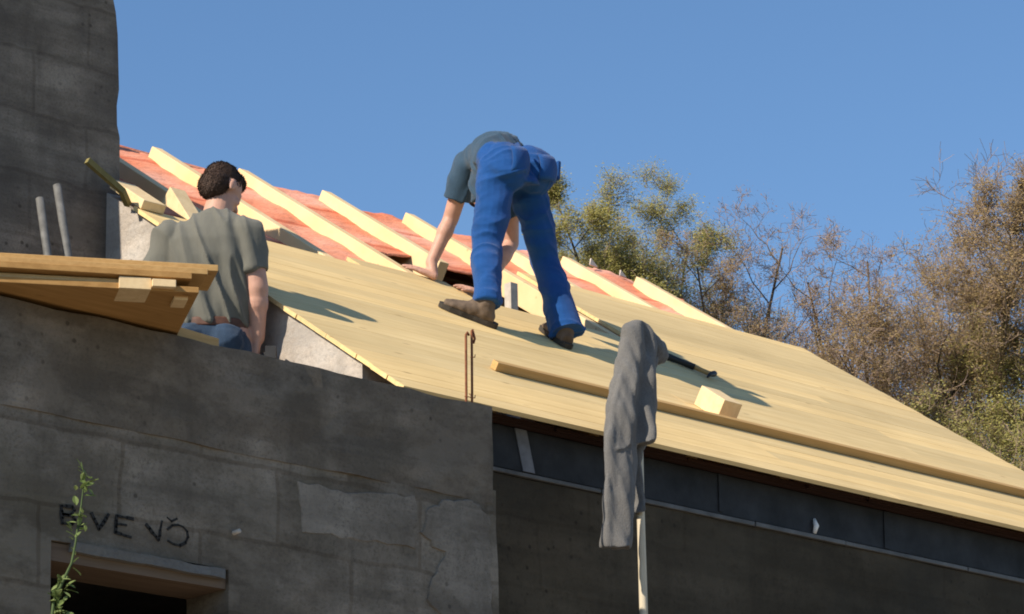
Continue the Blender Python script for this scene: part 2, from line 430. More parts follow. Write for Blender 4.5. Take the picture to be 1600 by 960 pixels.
# lintel board above the opening, and the ledge strip over it
mb = MB(); mb.aabox(WX0 + 0.002, WX1 - 0.002, YF + 0.012, YB - 0.01, WZ1 - 0.005, WZ1 + 0.06)
part("window_lintel", mb, M['lintel'], fw_)
mb = MB(); mb.box((WX0 + 0.085, YF - 0.016, WZ1 + 0.034), (WX1 - WX0 - 0.11, 0, -0.006), (0, 0.034, 0), (0, 0, 0.034))
lt = part("lintel_strip", mb, M['slab'], fw_); rough_mesh(lt.data, 0.05, 0.005, 9, 2.2)
# lettering scratched in charcoal over the window
def stroke(mb, pts, w=0.0075):
    P = [Yp(x / 3.3333, 700 + y / 3.3333, YF - 0.006) for x, y in pts]
    Q = [P[0]]
    for a, b in zip(P[:-1], P[1:]):
        k = max(1, int((b - a).length / .018)); Q += [a.lerp(b, (i + 1) / k) + Vector((rnd.gauss(0, .0008), 0, rnd.gauss(0, .0008))) for i in range(k)]
    w0 = w
    for a, b in zip(Q[:-1], Q[1:]):
        w = w0 * rnd.uniform(.6, 1.3)
        d = (b - a).normalized(); s = Vector((0, -1, 0)).cross(d).normalized() * w
        e = d * w * 0.6
        mb.box(a - s - e + Vector((0, 0.014, 0)), b - a + e * 2, s * 2, (0, -0.0135, 0))
for glyph in ([([(322, 300), (328, 394)], .0075), ([(322, 302), (378, 306), (392, 326), (372, 345), (328, 346)], .0052), ([(332, 347), (384, 354), (394, 376), (378, 396), (328, 394)], .0052)],
              [([(420, 396), (426, 410)], .008)],
              [([(480, 340), (520, 425), (568, 346)], .005)], [([(694, 370), (610, 352), (604, 440), (684, 466)], .005), ([(606, 398), (660, 402)], .005)],
              [([(765, 400), (830, 482), (845, 380)], .005)],
              [([(876, 424), (900, 404), (930, 402), (956, 412), (976, 436), (980, 466), (968, 494), (940, 510), (908, 502), (876, 480)], .005), ([(872, 362), (894, 382), (922, 370)], .0045)]):
    mb = MB()
    for st, w in glyph: stroke(mb, st, w)
    part("charcoal_letter", mb, M['charcoal'], fw_)
pr_ = random.Random(12)
def smear_patch(poly, d):
    P = []
    for (xa, ya), (xb, yb) in zip(poly, poly[1:] + poly[:1]):
        for k in range(6):
            t = k / 6; P.append(Yp(xa + (xb - xa) * t + pr_.gauss(0, 2.2), ya + (yb - ya) * t + pr_.gauss(0, 2.2), YF))
    n = len(P); mb = MB(); c = sum(P, Vector()) / n
    q = [p + (c - p).normalized() * .012 + Vector((0, -d, 0)) for p in P]
    mb.add([p + Vector((0, .012, 0)) for p in P] + q + [c + Vector((0, -d * 1.1, 0))], [(i, (i + 1) % n, n + (i + 1) % n, n + i) for i in range(n)] + [(n + i, n + (i + 1) % n, 2 * n) for i in range(n)])
    o = part("mortar_patch", mb, M['mortar'], fw_); return o
smear_patch([(668, 792), (700, 776), (735, 778), (766, 806), (769, 870), (770, 985), (700, 985), (664, 930), (690, 870), (656, 830)], .006)['label'] = "paler mortar patch at the right end of the front wall"
smear_patch([(462, 752), (560, 768), (650, 776), (652, 858), (560, 846), (470, 832)], .004)
mb = MB(); pg = Yp(365, 834, YF); mb.tube([pg + Vector((0, 0.03, 0)), pg + Vector((0, -0.035, 0.004))], 0.009, 8)
part("wall_peg", mb, M['scrap'], fw_, smooth=True)

# room behind the window: closed and dark, with a floor slab on top
mb = MB(); mb.aabox(-5.6, -1.05, YB, 1.9, 4.47, 4.65)
HP("floor_slab", mb, M['slab'])
mb = MB(); mb.aabox(-5.6, -5.4, YB, 6.2, 0, 4.47)
HP("end_wall", mb, M['block'])

# gable wall below the left rake (sunlit pale plaster)
mb = MB()
GX = -1.395; s0, s1 = 0.42 / cos(TH), 3.95
def gable(x0, x1, mb, dz=0.034):
    zt = lambda y: ZE + y * math.tan(TH) - dz
    yr = 3.42
    prof = [(0.235, 0), (0.235, zt(0.235)), (yr, zt(yr)), (2 * yr - 0.235, zt(0.235)), (2 * yr - 0.235, 0)]
    n = len(prof)
    mb.add([(x0, y, z) for y, z in prof] + [(x1, y, z) for y, z in prof],
           [tuple(range(n)), tuple(range(n, 2 * n))[::-1]] + [(i, i + n, (i + 1) % n + n, (i + 1) % n) for i in range(n)])
gable(GX, GX + 0.22, mb)
HP("gable_wall", mb, M['plaster'], label="pale plastered gable wall under the left roof edge")
mb = MB(); gable(3.78, 3.98, mb, 0.24); HP("gable_wall", mb, M['plaster'])

# side wall under the eave
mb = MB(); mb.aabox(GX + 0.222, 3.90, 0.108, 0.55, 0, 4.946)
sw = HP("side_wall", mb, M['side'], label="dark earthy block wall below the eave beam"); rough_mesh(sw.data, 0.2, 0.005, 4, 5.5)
mb = MB(); mb.aabox(GX + 0.222, 3.778, 5.93, 6.12, 0, 5.0); HP("back_wall", mb, M['side'])
mb = MB(); mb.aabox(GX + 0.222, 3.778, 0.56, 5.92, 5.0, 5.1); HP("attic_floor", mb, M['purlin'])

# eave beam with lip and patches
mb = MB(); mb.aabox(-1.20, 4.02, 0.10, 0.34, 4.972, 5.160)
eb = HP("eave_beam", mb, M['beam'], label="blue black coated eave beam", bevel=0.004)
mb = MB()
x = -1.20
for L in (1.05, 0.98, 0.62, 0.9, 0.8, 0.87):
    mb.aabox(x, x + L - 0.006, 0.090 + rnd.uniform(-.004, .004), 0.34, 4.949 + rnd.uniform(-.002, .002), 4.969); x += L
part("lit_beam_lip", mb, M['lip'], eb, bevel=0.003)
def beam_pt(x, y): return Yp(x, y, 0.098)
for (xa, ya, xb, yb, w, mt, lab) in [(812, 640, 826, 742, 0.034, 'patch', "pale grey patch running down the eave beam"), (1124, 733, 1126, 800, 0.012, 'beam', None), (1384, 800, 1386, 865, 0.018, 'beam', None)]:
    a, b = beam_pt(xa, ya), beam_pt(xb, yb); a.z = min(a.z, 5.157); b.z = max(b.z, 4.975)
    mb = MB(); mb.box(a + Vector((-w, 0.0, 0)), (2 * w, 0, 0), b - a, (0, -0.0045, 0))
    o = part("beam_patch", mb, M[mt], eb)
    if lab: o['label'] = lab
a = beam_pt(1271, 812); b = beam_pt(1271, 834)
mb = MB(); mb.tube([a + Vector((0, -0.004, 0)), (a + b) / 2 + Vector((0, -0.018, 0)), b + Vector((0, -0.006, 0))], [0.008, 0.013, 0.009], 8)
part("beam_clip", mb, M['white'], eb, smooth=True, label="small white clip on the eave beam")

# wall plate timbers over the beam, dark reddish
mb = MB(); mb.aabox(-1.35, 4.03, 0.062, 0.20, 5.163, 5.190)
HP("wall_plate", mb, M['dark_timber'], label="dark reddish timber strip between boarding and beam")
mb = MB()
x = -1.30
while x < 3.95:
    L = rnd.uniform(0.25, 0.8); d = rnd.uniform(0.035, 0.055)
    mb.aabox(x, min(x + L, 4.0), d, 0.059, 5.166 + rnd.uniform(0, .006), 5.182 + rnd.uniform(0, .006)); x += L + rnd.uniform(0.01, 0.06)
HP("batten_strip", mb, M['dark_timber'])

# roof boarding: one part, every board its own island with staggered butt joints
mb = MB(); BW = 0.118; T = 0.019
def board(X0, X1, s_a, s_b, dz=0.0):
    mb.box(roofpt(X0, s_a, -T + dz), (X1 - X0, 0, 0), UPS * (s_b - s_a), NRM * T)
row = 0
RX = [-1.42, 4.06]
for row in range(27):
    s = -0.062 + BW * row; s2 = s + BW
    xl, xr = RX[0] + rnd.uniform(-0.003, 0.003), RX[1] + rnd.uniform(-0.006, 0.006)
    xs = [xl]
    cx = -0.164 + 0.62 * rnd.choice([1, 2, 3, 4, 5])
    if row % 3 != 1: xs.append(cx)
    xs.append(xr)
    if row == 18: xs = [xl, 0.615]                 # the upper rows are not finished yet
    elif row == 19: xs = [-0.06, 0.588]
    elif row > 19: xs = []
    for xa, xb in zip(xs[:-1], xs[1:]):
        board(xa + 0.0012, xb - 0.0012, s + 0.0007, s2 - 0.0007, rnd.uniform(-0.0007, 0.0007))
    if row >= 18: board(1.74, xr, s + 0.0007, s2 - 0.0007, rnd.uniform(-0.0007, 0.0007))
deck = HP("roof_boarding", mb, M['deck'], label="pale yellow boarding laid over the lower roof")

# rafters
RH = 0.13; RWd = 0.066
def rafter(X, sa, sb, wd=RWd, h=RH, off=-0.0215, mt='rafter', label=None):
    mb = MB(); jx = rnd.uniform(-.008, .008)
    mb.box(roofpt(X - wd / 2, sa, off - h), (wd, 0, 0), UPS * (sb - sa), NRM * h)
    return HP("rafter", mb, M[mt], label=label, bevel=0.004)
for X, top in [(-0.78, 3.96), (-0.164, 3.997), (0.458, 4.061), (1.071, 4.10), (1.70, 4.12), (2.315, 4.12), (2.937, 4.117), (3.554, 4.114)]:
    if 0.6 < X < 1.5:                                # opening between the two lengths
        rafter(X, 0.10, 2.05); rafter(X, 2.93 + 0.07 * (X > 1.5), top)
    else: rafter(X, 0.10, top)
rafter(-1.10, 0.12, 2.14, 0.05); rafter(3.99, 0.12, 3.2, 0.05)
# short rafter ends standing up at the top left corner of the boarding
mb = MB(); mb.box(roofpt(-1.41, 2.14, 0.002), (0.13, 0, 0), UPS * 0.30, NRM * 0.045)
HP("rafter_stub", mb, M['fresh'], label="short fresh timber end at the upper left boarding corner", bevel=0.004)
mb = MB(); mb.add([roofpt(-1.12, 2.12, 0.0), roofpt(-1.12, 2.42, 0.0), roofpt(-1.12, 2.40, 0.09), roofpt(-1.03, 2.12, 0.0), roofpt(-1.03, 2.42, 0.0), roofpt(-1.03, 2.40, 0.09)],
       [(0, 1, 2), (3, 5, 4), (0, 3, 4, 1), (1, 4, 5, 2), (2, 5, 3, 0)])
HP("rafter_stub", mb, M['fresh'], label="wedge shaped timber end behind the man's shoulder", bevel=0.003)
# ridge board and purlin, attic board wall seen through the gap
mb = MB(); mb.box(roofpt(-1.2, 2.62, -0.36), (5.1, 0, 0), (0, 0.09, 0), (0, 0, 0.18)); HP("purlin", mb, M['purlin'])
mb = MB(); mb.box(roofpt(-1.0, 4.1, -0.32), (4.8, 0, 0), (0, 0.05, 0), (0, 0, 0.17)); HP("ridge_board", mb, M['purlin'])
mb = MB(); yb_ = 2.62
for k in range(9):
    x0 = -1.0 + k * 0.53; mb.aabox(x0, x0 + 0.525, yb_ + rnd.uniform(0, .006), yb_ + 0.03, 5.102, ZE + yb_ * math.tan(TH) - 0.19)
mb2 = MB(); mb2.box((1.385, 2.26, 5.104), (0.05, 0, 0), (0, 0.05, 0), (0, 0, 1.66)); HP("attic_post", mb2, M['scrap'])
HP("attic_partition", mb, M['purlin'], label="brown board partition seen in the gap below the red membrane")

# red membrane, sagging between the rafters, ragged along both edges
mb = MB(); nx, ns = 150, 26; X0, X1 = -0.98, 3.98
def lerp_tab(tab, X):
    if X <= tab[0][0]: return tab[0][1]
    for (xa, ya), (xb, yb) in zip(tab[:-1], tab[1:]):
        if X <= xb: return ya + (yb - ya) * (X - xa) / (xb - xa)
    return tab[-1][1]
HI = [(-1.0, 4.16), (-0.4, 4.13), (-0.2, 4.12), (0.9, 4.23), (2.1, 4.26), (2.9, 4.36), (4.0, 4.44)]
LO = [(-1.0, 2.45), (0.50, 2.5), (0.62, 3.10), (1.335, 3.20), (1.72, 3.24), (1.80, 3.0), (4.0, 3.0)]
def red_lo(X): return lerp_tab(LO, X) + 0.03 * noise.noise(Vector((X * 1.9, 2, 0))) + 0.012 * noise.noise(Vector((X * 9, 5, 0)))
def red_hi(X): return lerp_tab(HI, X) + 0.03 * noise.noise(Vector((X * 7, 1, 0))) + 0.022 * noise.noise(Vector((X * 23, 3, 0)))
for i in range(nx):
    X = X0 + (X1 - X0) * i / (nx - 1); ph = ((X + 0.164) / 0.62) % 1.0
    sag = 0.022 * sin(pi * ph) ** 2
    for j in range(ns):
        s = red_lo(X) + (red_hi(X) - red_lo(X)) * j / (ns - 1)
        q = Vector((X * 5, s * 5, 0.3))
        mb.v.append(roofpt(X, s, -0.085 - sag + 0.014 * noise.noise(q) + 0.006 * noise.noise(q * 4)))
for i in range(nx - 1):
    for j in range(ns - 1):
        a = i * ns + j; mb.f.append([a, a + ns, a + ns + 1, a + 1]); mb.mi.append(0)
rm = HP("roof_membrane", mb, M['red'], smooth=True, label="bright red roofing membrane between the rafters")
sd = rm.modifiers.new("t", 'SOLIDIFY'); sd.thickness = 0.006; sd.offset = -1
# back slope of the roof
mb = MB(); yr = 3.52; zr = ZE + yr * math.tan(TH) - 0.10
mb.box((-1.42, yr, zr - 0.03), (5.48, 0, 0), Vector((0, cos(TH), -sin(TH))) * 3.9, Vector((0, sin(TH), cos(TH))) * 0.024)
HP("back_roof", mb, M['red'])
for px, py, sz in [(928, 412, .035), (974, 429, .03)]:
    p = roofpx(px, py, -0.06); p2 = p + UPS * 0.0
    mb = MB(); mb.add([p + Vector((-sz, 0, -sz * .4)), p + Vector((sz, 0, -sz * .5)), p + Vector((-sz * .3, 0.01, sz)), p + Vector((-sz * .8, 0.012, -sz * .4)), p + Vector((sz, 0.012, -sz * .5)), p + Vector((-sz * .3, 0.022, sz))],
            [(0, 1, 2), (3, 5, 4), (0, 3, 4, 1), (1, 4, 5, 2), (2, 5, 3, 0)])
    HP("membrane_flap", mb, M['scrap'] )
# broken ridge tiles at the left end of the ridge
mb = MB()
for k in range(4):
    p = roofpt(-0.78 + 0.11 * k, 4.17, -0.045); mb.tube([p, p + Vector((0.10, 0.0, 0.0))], [0.052, 0.047], 12)
rtile = HP("ridge_tile", mb, M['red'])

# tall wall, left: front face, and an added unseen return shaped to shade the roof
TX = -1.345; TY = 2.05
prof = [(187, 392), (187, 215), (183, 196), (182.5, 165), (186, 140), (185, 100), (184, 55), (181, 20), (176, -6), (168, -22)]
P = [Yp(x, y, TY) for x, y in prof]
mb = MB()
zs = [(P[0].x, 0.0)] + [(p.x, p.z) for p in P] + [(-5.6, 7.62), (-5.6, 0.0)]
n = len(zs)
mb.add([(x, TY, z) for x, z in zs] + [(x, TY + 0.28, z) for x, z in zs],
       [tuple(range(n)), tuple(range(n, 2 * n))[::-1]] + [(i, (i + 1) % n, (i + 1) % n + n, i + n) for i in range(n)])
tw = HP("tall_wall", mb, M['tall'], label="tall rough grey block wall with a rounded upper corner")
mb = MB()
pr = [(TY + 0.285, 0), (TY + 0.285, 7.60), (2.75, 7.66), (3.1, 7.66), (3.9, 7.66), (3.9, 0)]
n = len(pr)
mb.add([(TX - 0.28, y, z) for y, z in pr] + [(TX - 0.045, y, z) for y, z in pr], [tuple(range(n)), tuple(range(n, 2 * n))[::-1]] + [(i, (i + 1) % n, (i + 1) % n + n, i + n) for i in range(n)])
part("shade_return_wall", mb, M['tall'], tw)
# pale downpipe-like post in the corner by the tall wall
mb = MB(); p = Yp(196, 400, 2.0); q = Yp(193, 306, 2.0); mb.tube([(p.x, 2.0, 4.65), p, q], 0.016, 10)
HP("corner_post", mb, M['patch'], smooth=True)
# starter bars out of the end of the front wall
for px, dx, top in [(727, 0, 523), (736, 0, 517)]:
    b0 = Yp(px, 640, -0.23); t0 = Yp(px + 1, top, -0.23); b0.z = 4.9
    mb = MB(); w = 0.012
    pts = [b0, (b0 + t0) / 2 + Vector((0.002, 0, 0)), t0]
    if px == 727: pts += [t0 + Vector((0.012, 0.004, 0.012)), t0 + Vector((0.022, 0.006, 0.002))]
    else: pts += [t0 + Vector((0.004, 0, 0.006)), t0 + Vector((0.02, 0.004, -0.03)), t0 + Vector((0.012, 0.004, -0.05))]
    mb.tube(pts, 0.0052, 8)
    for zc in ((0.3,) if px == 727 else (0.28, 0.62)):
        c = b0.lerp(t0, zc + 0.15); mb.tube([c + Vector((-0.012, -0.006, 0)), c + Vector((0.03 if px == 727 else 0.012, -0.006, 0.004)), c + Vector((0.014, -0.006, 0.016))], 0.002, 6)
    HP("rebar", mb, M['rust'], smooth=True, label="thin rusty starter bar standing out of the front wall")

# ================================================================== LOOSE THINGS ON THE ROOF AND WALL
mb = MB(); mb.box(roofpt(-0.408, 0.585, 0.002), (4.42, 0, 0), UPS * 0.042, NRM * 0.040)
thing("batten", mb, M['toe'], "long brown batten lying along the roof boarding above the eave", "batten", roofpt(-0.408, 0.6, 0), bevel=0.003)
# offcut block
bc = roofpx(1120, 655, 0.002); ux = Vector((0.992, 0, 0)) + UPS * -0.10; ux.normalize(); uy = NRM.cross(ux)
mb = MB(); mb.box(bc + ux * 0.0 , ux * 0.115, uy * 0.20, NRM * 0.100)
thing("wood_block", mb, M['fresh'], "squared timber offcut lying on the boarding right of the jacket", "wood block", bc, bevel=0.003)
# hammer
A = roofpx(1040, 556, 0.02); B = roofpx(1085, 574, 0.02); C_ = roofpx(1106, 583, 0.02); D = roofpx(1112, 585, 0.03)
hm = empty("hammer", roofpx(1085, 578), "hammer with a black grip lying on the boarding beside the jacket", "hammer")
mb = MB(); mb.tube([A, A.lerp(B, .5), B], [0.019, 0.016, 0.017], 12); part("grip", mb, M['black'], hm, smooth=True)
mb = MB(); mb.tube([B, C_, D], [0.013, 0.013, 0.014], 10); part("handle", mb, M['toe'], hm, smooth=True)
ax = (D - A).normalized(); sd_ = NRM.cross(ax)
mb = MB(); mb.tube([D + sd_ * 0.055, D + sd_ * 0.03, D, D - sd_ * 0.04, D - sd_ * 0.075 - NRM * 0.012], [0.016, 0.016, 0.014, 0.010, 0.004], 10); part("hammer_head", mb, M['black'], hm, smooth=True)

# pole with the jacket hung on it
pt = Yp(993, 520, -0.25); pm = Yp(1003, 800, -0.25); pb = Yp(1006, 960, -0.25)
mb = MB(); foot = pm + (pb - pm) * (4.79 / (pm.z - pb.z)); foot.z = 0
pts = [foot + (Vector((pm.x, -0.25, pm.z)) - foot) * k / 8 + Vector((0.006 * sin(k * 2.1), 0.004 * cos(k * 1.7), 0)) for k in range(9)]
pts.append(Vector((pt.x + 0.012, -0.25, pt.z - 0.03)))
mb.tube(pts, [.026, .025, .0235, .0225, .0215, .0205, .0195, .0185, .017, .013], 12)
thing("pole", mb, M['pole'], "thin peeled wooden pole standing upright under the hanging jacket", "pole", foot, smooth=True)

jk = empty("jacket", Yp(975, 850, -0.25), "grey fleece jacket draped over the top of the pole", "jacket")
rows = [(506, 986, 1000), (512, 978, 1010), (525, 975, 1018), (545, 972, 1021), (570, 968, 1018), (600, 962, 1017), (630, 955, 1019), (655, 950, 1020), (680, 946, 1019), (697, 944, 1008), (708, 944, 1000)]
def drape(mb, rows, depth, folds, yc=-0.265, n=44, ph=0.0):
    rings = []
    for i, (py, xl, xr) in enumerate(rows):
        a, b = Yp(xl, py, yc), Yp(xr, py, yc); c = (a + b) / 2; w = (b - a).length / 2; t = i / max(1, len(rows) - 1)
        ring = []
        for k in range(n):
            an = 2 * pi * k / n
            f = 1 + (0.16 * t ** 0.5) * sin(folds * an + ph + 1.7 * t) * (0.5 + 0.5 * abs(sin(an)))
            d = depth * (0.75 + 0.45 * t)
            ring.append(c + Vector((cos(an) * w * 1.1, 0, cos(an) * (b - a).z * .5)) + Vector((0, sin(an) * d * f, 0)) + Vector((0.004 * noise.noise(Vector((k * .6, py * .05, ph))), 0, 0)))
        rings.append(ring)
    vs = [p for r in rings for p in r]; fs = []
    for i in range(len(rings) - 1):
        for k in range(n): fs.append((i * n + k, i * n + (k + 1) % n, (i + 1) * n + (k + 1) % n, (i + 1) * n + k))
    fs.append(tuple(range(n))); fs.append(tuple((len(rings) - 1) * n + k for k in range(n)))
    mb.add(vs, fs)
def shell(name, rows, depth, pleats, hem, yc=-0.27, n=120, per=5, thick=0.007, hemdz=None, squash=1.0, into=None):
    """a hanging cloth shell, open underneath: rows of (height px, left px, right px); pleats deepen downwards"""
    R_ = []
    for i in range(len(rows) - 1):
        for q in range(per): R_.append(tuple(rows[i][c] + (rows[i + 1][c] - rows[i][c]) * q / per for c in range(3)))
    R_.append(rows[-1]); V_ = []; F_ = []; m_ = len(R_)
    for i, (py, xl, xr) in enumerate(R_):
        t = i / (m_ - 1); a, b = Yp(xl, py, yc), Yp(xr, py, yc); c = (a + b) / 2; w = (b - a).length / 2
        for k in range(n):
            u = 2 * pi * k / n; g_ = 0
            for kk, ph, am in pleats:
                sw = sin(kk * u + ph + 1.3 * t * sin(ph) + .5 * sin(u + ph)); g_ += am * (1 - 2 * (sw * .5 + .5) ** 1.6)
            g_ *= (t ** .6) * (1 - .25 * abs(cos(u)))
            d = depth * (.8 + .5 * t) * squash
            p = c + Vector((cos(u) * w * (1 + .12 * g_), sin(u) * d * (1 + g_), 0))
            p.z += (hem(u) * max(0, (t - .55) / .45) ** 1.5)
            q = Vector((p.x * 16 + p.z * 4, p.y * 16, p.z * 6)); p += Vector(noise.noise_vector(q)) * .012 * (.25 + t) + Vector(noise.noise_vector(q * 2.6)) * .004
            V_.append(p)
    for i in range(m_ - 1):
        for k in range(n): F_.append((i * n + k, i * n + (k + 1) % n, (i + 1) * n + (k + 1) % n, (i + 1) * n + k))
    F_.append(tuple(range(n)))
    F_.append(tuple((m_ - 1) * n + k for k in range(n)))
    if into is not None: into.add(V_, F_); return None
    mb = MB(); mb.add(V_, F_)
    o = part(name, mb, M['jacket'], jk, smooth=True)
    sd = o.modifiers.new("t", 'SOLIDIFY'); sd.thickness = thick; sd.offset = -1
    return o
JM = MB()
shell("jacket_body", [(505, 988, 1000), (509, 981, 1007), (520, 976, 1017), (540, 972, 1021), (570, 967, 1018), (600, 962, 1017), (640, 954, 1018), (672, 951, 1017), (696, 949, 1013)], 0.060,
      [(3, 0.6, .22), (5, 2.2, .16), (8, 1.0, .10)], lambda u: -.050 * max(0, -cos(u)) - .045 * max(0, sin(u * 1.0 - pi)) * 0 - .035 * max(0, -sin(u)) * max(0, -cos(u + .4)) + .02 * max(0, cos(u)), into=JM)
shell("sleeve", [(560, 974, 1000), (640, 957, 998), (690, 949, 994), (740, 948, 991), (790, 947, 988), (830, 946, 984), (848, 946, 980), (856, 947, 978)], 0.036,
      [(2, 0.4, .20), (3, 1.9, .16), (5, 0.3, .08)], lambda u: .006 * sin(u), yc=-0.288, into=JM)
def jw2(p): return .011 * noise.noise(Vector((p.x * 30 + p.z * 6, p.y * 9, p.z * 2.6))) + .003 * noise.noise(Vector((p.x * 50 + p.z * 16, p.y * 20, p.z * 9)))
put("jacket_body", melt("jacket_body", JM, 0.005, base_of(jk), 5, jw2), M['jacket'], jk)
shell("sleeve", [(650, 992, 1016), (685, 991, 1014), (705, 988, 1004), (725, 988, 999), (755, 991, 1001), (785, 993, 1004), (800, 990, 1002)], 0.026, [(2, 0.9, .22)], lambda u: .012 * sin(u + 1), yc=-0.245)
# thick rolled hem along the lower edge of the hood that stands off to the right
J = lambda x, y, v=-0.27: Yp(x, y, v)
mb = MB()
mb.loft([(J(994, 512), (0.02, 0, 0.015), (0, 0.035, 0)), (J(1010, 530), (0.026, 0, 0.036), (0, 0.045, 0)), (J(1023, 547), (0.016, 0, 0.055), (0, 0.046, 0)), (J(1032, 555), (0.018, 0, 0.048), (0, 0.042, 0)), (J(1039, 559), (0.010, 0, 0.030), (0, 0.03, 0))], 20)
mb.loft([(J(1024, 553), (0.022, 0, 0.01), (0, 0.03, 0)), (J(1016, 573), (0.026, 0, 0), (0, 0.03, 0)), (J(1008, 592), (0.012, 0, 0), (0, 0.015, 0))], 16)
def jwr(p): return 0.010 * noise.noise(Vector((p.x * 24 + p.z * 10, p.y * 14, p.z * 12))) + 0.003 * noise.noise(p * 45)
put("hood", melt("hood", mb, 0.005, base_of(jk), 2, jwr), M['jacket'], jk)

# stack of boards on the front wall, swung out over its face
th_b = R(-29.0); bl = Vector((cos(th_b), sin(th_b), 0)); bwv = Vector((-sin(th_b), cos(th_b), 0))
def flat_board(name, px, py, z, length, width, thick, mt, label, rot=0.0, group="boards stacked on the front wall"):
    """right near-side bottom corner seen at (px,py) at height z"""
    d = ray(px, py); c = CAM + d * ((z - CAM.z) / d.z)
    a = th_b + rot; l = Vector((cos(a), sin(a), 0)); w = Vector((-sin(a), cos(a), 0))
    mb = MB(); mb.box(c - l * length, l * length, w * width, (0, 0, thick))
    o = thing(name, mb, M[mt], label, "board", c - l * (length * .5), group, bevel=0.002); return o
z0 = 5.056
flat_board("board", 311, 458, z0 + 0.012, 2.6, 0.62, 0.022, 'board', "wide brown panel at the bottom of the board stack on the wall")
flat_board("board", 232, 447, z0 + 0.037, 2.2, 0.30, 0.020, 'fresh', "pale short board with a bright edge in the middle of the stack")
flat_board("board", 300, 436, z0 + 0.060, 2.4, 0.34, 0.024, 'board', "brown board just under the two top boards of the stack", R(1.0))
flat_board("board", 325, 429, z0 + 0.087, 2.5, 0.26, 0.022, 'toe', "second board from the top of the stack on the wall", R(0.6))
flat_board("board", 341, 424, z0 + 0.112, 2.6, 0.24, 0.024, 'toe', "topmost and longest board of the stack on the wall")
def spacer(px, py, z, l, w, t, label, rot=0.0):
    d = ray(px, py); c = CAM + d * ((z - CAM.z) / d.z); a = th_b + rot
    L = Vector((cos(a), sin(a), 0)); W = Vector((-sin(a), cos(a), 0)); mb = MB(); mb.box(c, L * l, W * w, (0, 0, t))
    thing("wooden_spacer", mb, M['fresh'], label, "wooden spacer", c, "pale wooden spacers around the board stack", bevel=0.002)
spacer(186, 450, z0 + 0.012, 0.115, 0.16, 0.044, "largest pale wooden spacer poking out of the board stack")
spacer(238, 447, z0 + 0.02, 0.085, 0.12, 0.028, "pale spacer just right of the largest one in the stack")
spacer(272, 468, z0 + 0.0, 0.05, 0.10, 0.018, "small pale spacer under the right end of the wide brown panel")
p = Yp(252, 522, -0.2); mb = MB(); mb.box((p.x, -0.30, 5.056), (0.22, 0.03, 0), (-0.02, 0.13, 0), (0, 0, 0.055))
thing("wooden_spacer", mb, M['toe'], "lowest timber block lying on the wall beside the crouched man's jeans", "wooden spacer", (p.x, -0.24, 5.056), "pale wooden spacers around the board stack", bevel=0.002)
# lath sticking out before the tall wall, two leaning bars
a = Yp(136, 251, 1.80); b = Yp(191, 299, 1.80); c = b + (b - a) * 0.35 + Vector((0, 0.05, 0))
mb = MB(); mb.tube([a, b, c], 0.019, 4)
thing("lath", mb, M['olive'], "short olive green lath sticking up in front of the tall wall", "lath", c)
for (x0, y0, x1, y1, lab) in [(62, 311, 74, 395, "left and shorter of two pale steel bars leaning on the tall wall"), (89, 290, 106, 396, "right and taller of two pale steel bars leaning on the tall wall")]:
    a = Yp(x0, y0, 1.885); b = Yp(x1, y1, 1.80); c = b + (b - a) * ((b.z - 4.655) / (a.z - b.z)); c.y = max(1.0, c.y)
    mb = MB(); mb.tube([a, b, c], 0.019, 10); thing("steel_bar", mb, M['steel'], lab, "steel bar", c, "steel bars by the tall wall", smooth=True)

# ================================================================== PEOPLE
def hand(mb, wrist, d, palm_n, side, curl=0.25, sc=1.0, spread=0.18):
    """palm + five fingers. d: wrist->fingers, palm_n: out of the palm, side: towards the thumb"""
    d = Vector(d).normalized(); pn = Vector(palm_n); pn = (pn - d * pn.dot(d)).normalized(); sd = pn.cross(d).normalized()
    if sd.dot(Vector(side)) < 0: sd = -sd
    w = Vector(wrist); k = sc
    mb.loft([(w - d * .02 * k, sd * .026 * k, pn * .019 * k), (w + d * .02 * k, sd * .032 * k, pn * .017 * k), (w + d * .06 * k, sd * .042 * k, pn * .015 * k), (w + d * .095 * k, sd * .043 * k, pn * .012 * k)], 18, 0.8)
    for i, L in enumerate((.072, .080, .074, .058)):
        o = (1.5 - i) * .0225 * k; b0 = w + d * (.088 - .004 * abs(i - 1.2)) * k + sd * o
        dr = (d + sd * (1.5 - i) * spread * .5).normalized(); pts = [b0]; a = curl * .5
        for seg, fr in enumerate((.42, .32, .26)):
            v = dr * cos(a) + pn * sin(a); pts.append(pts[-1] + v * L * fr * k); a += curl
        mb.limb(pts, [.0098 * k, .0092 * k, .0084 * k, .0072 * k], 10)
    t0 = w + d * .03 * k + sd * .028 * k
    v1 = (sd * .75 + d * .65 + pn * .15).normalized(); v2 = (sd * .35 + d * .9 + pn * .25).normalized()
    mb.limb([t0, t0 + v1 * .042 * k, t0 + v1 * .042 * k + v2 * .032 * k, t0 + v1 * .042 * k + v2 * .055 * k], [.014 * k, .0115 * k, .0105 * k, .0085 * k], 10)

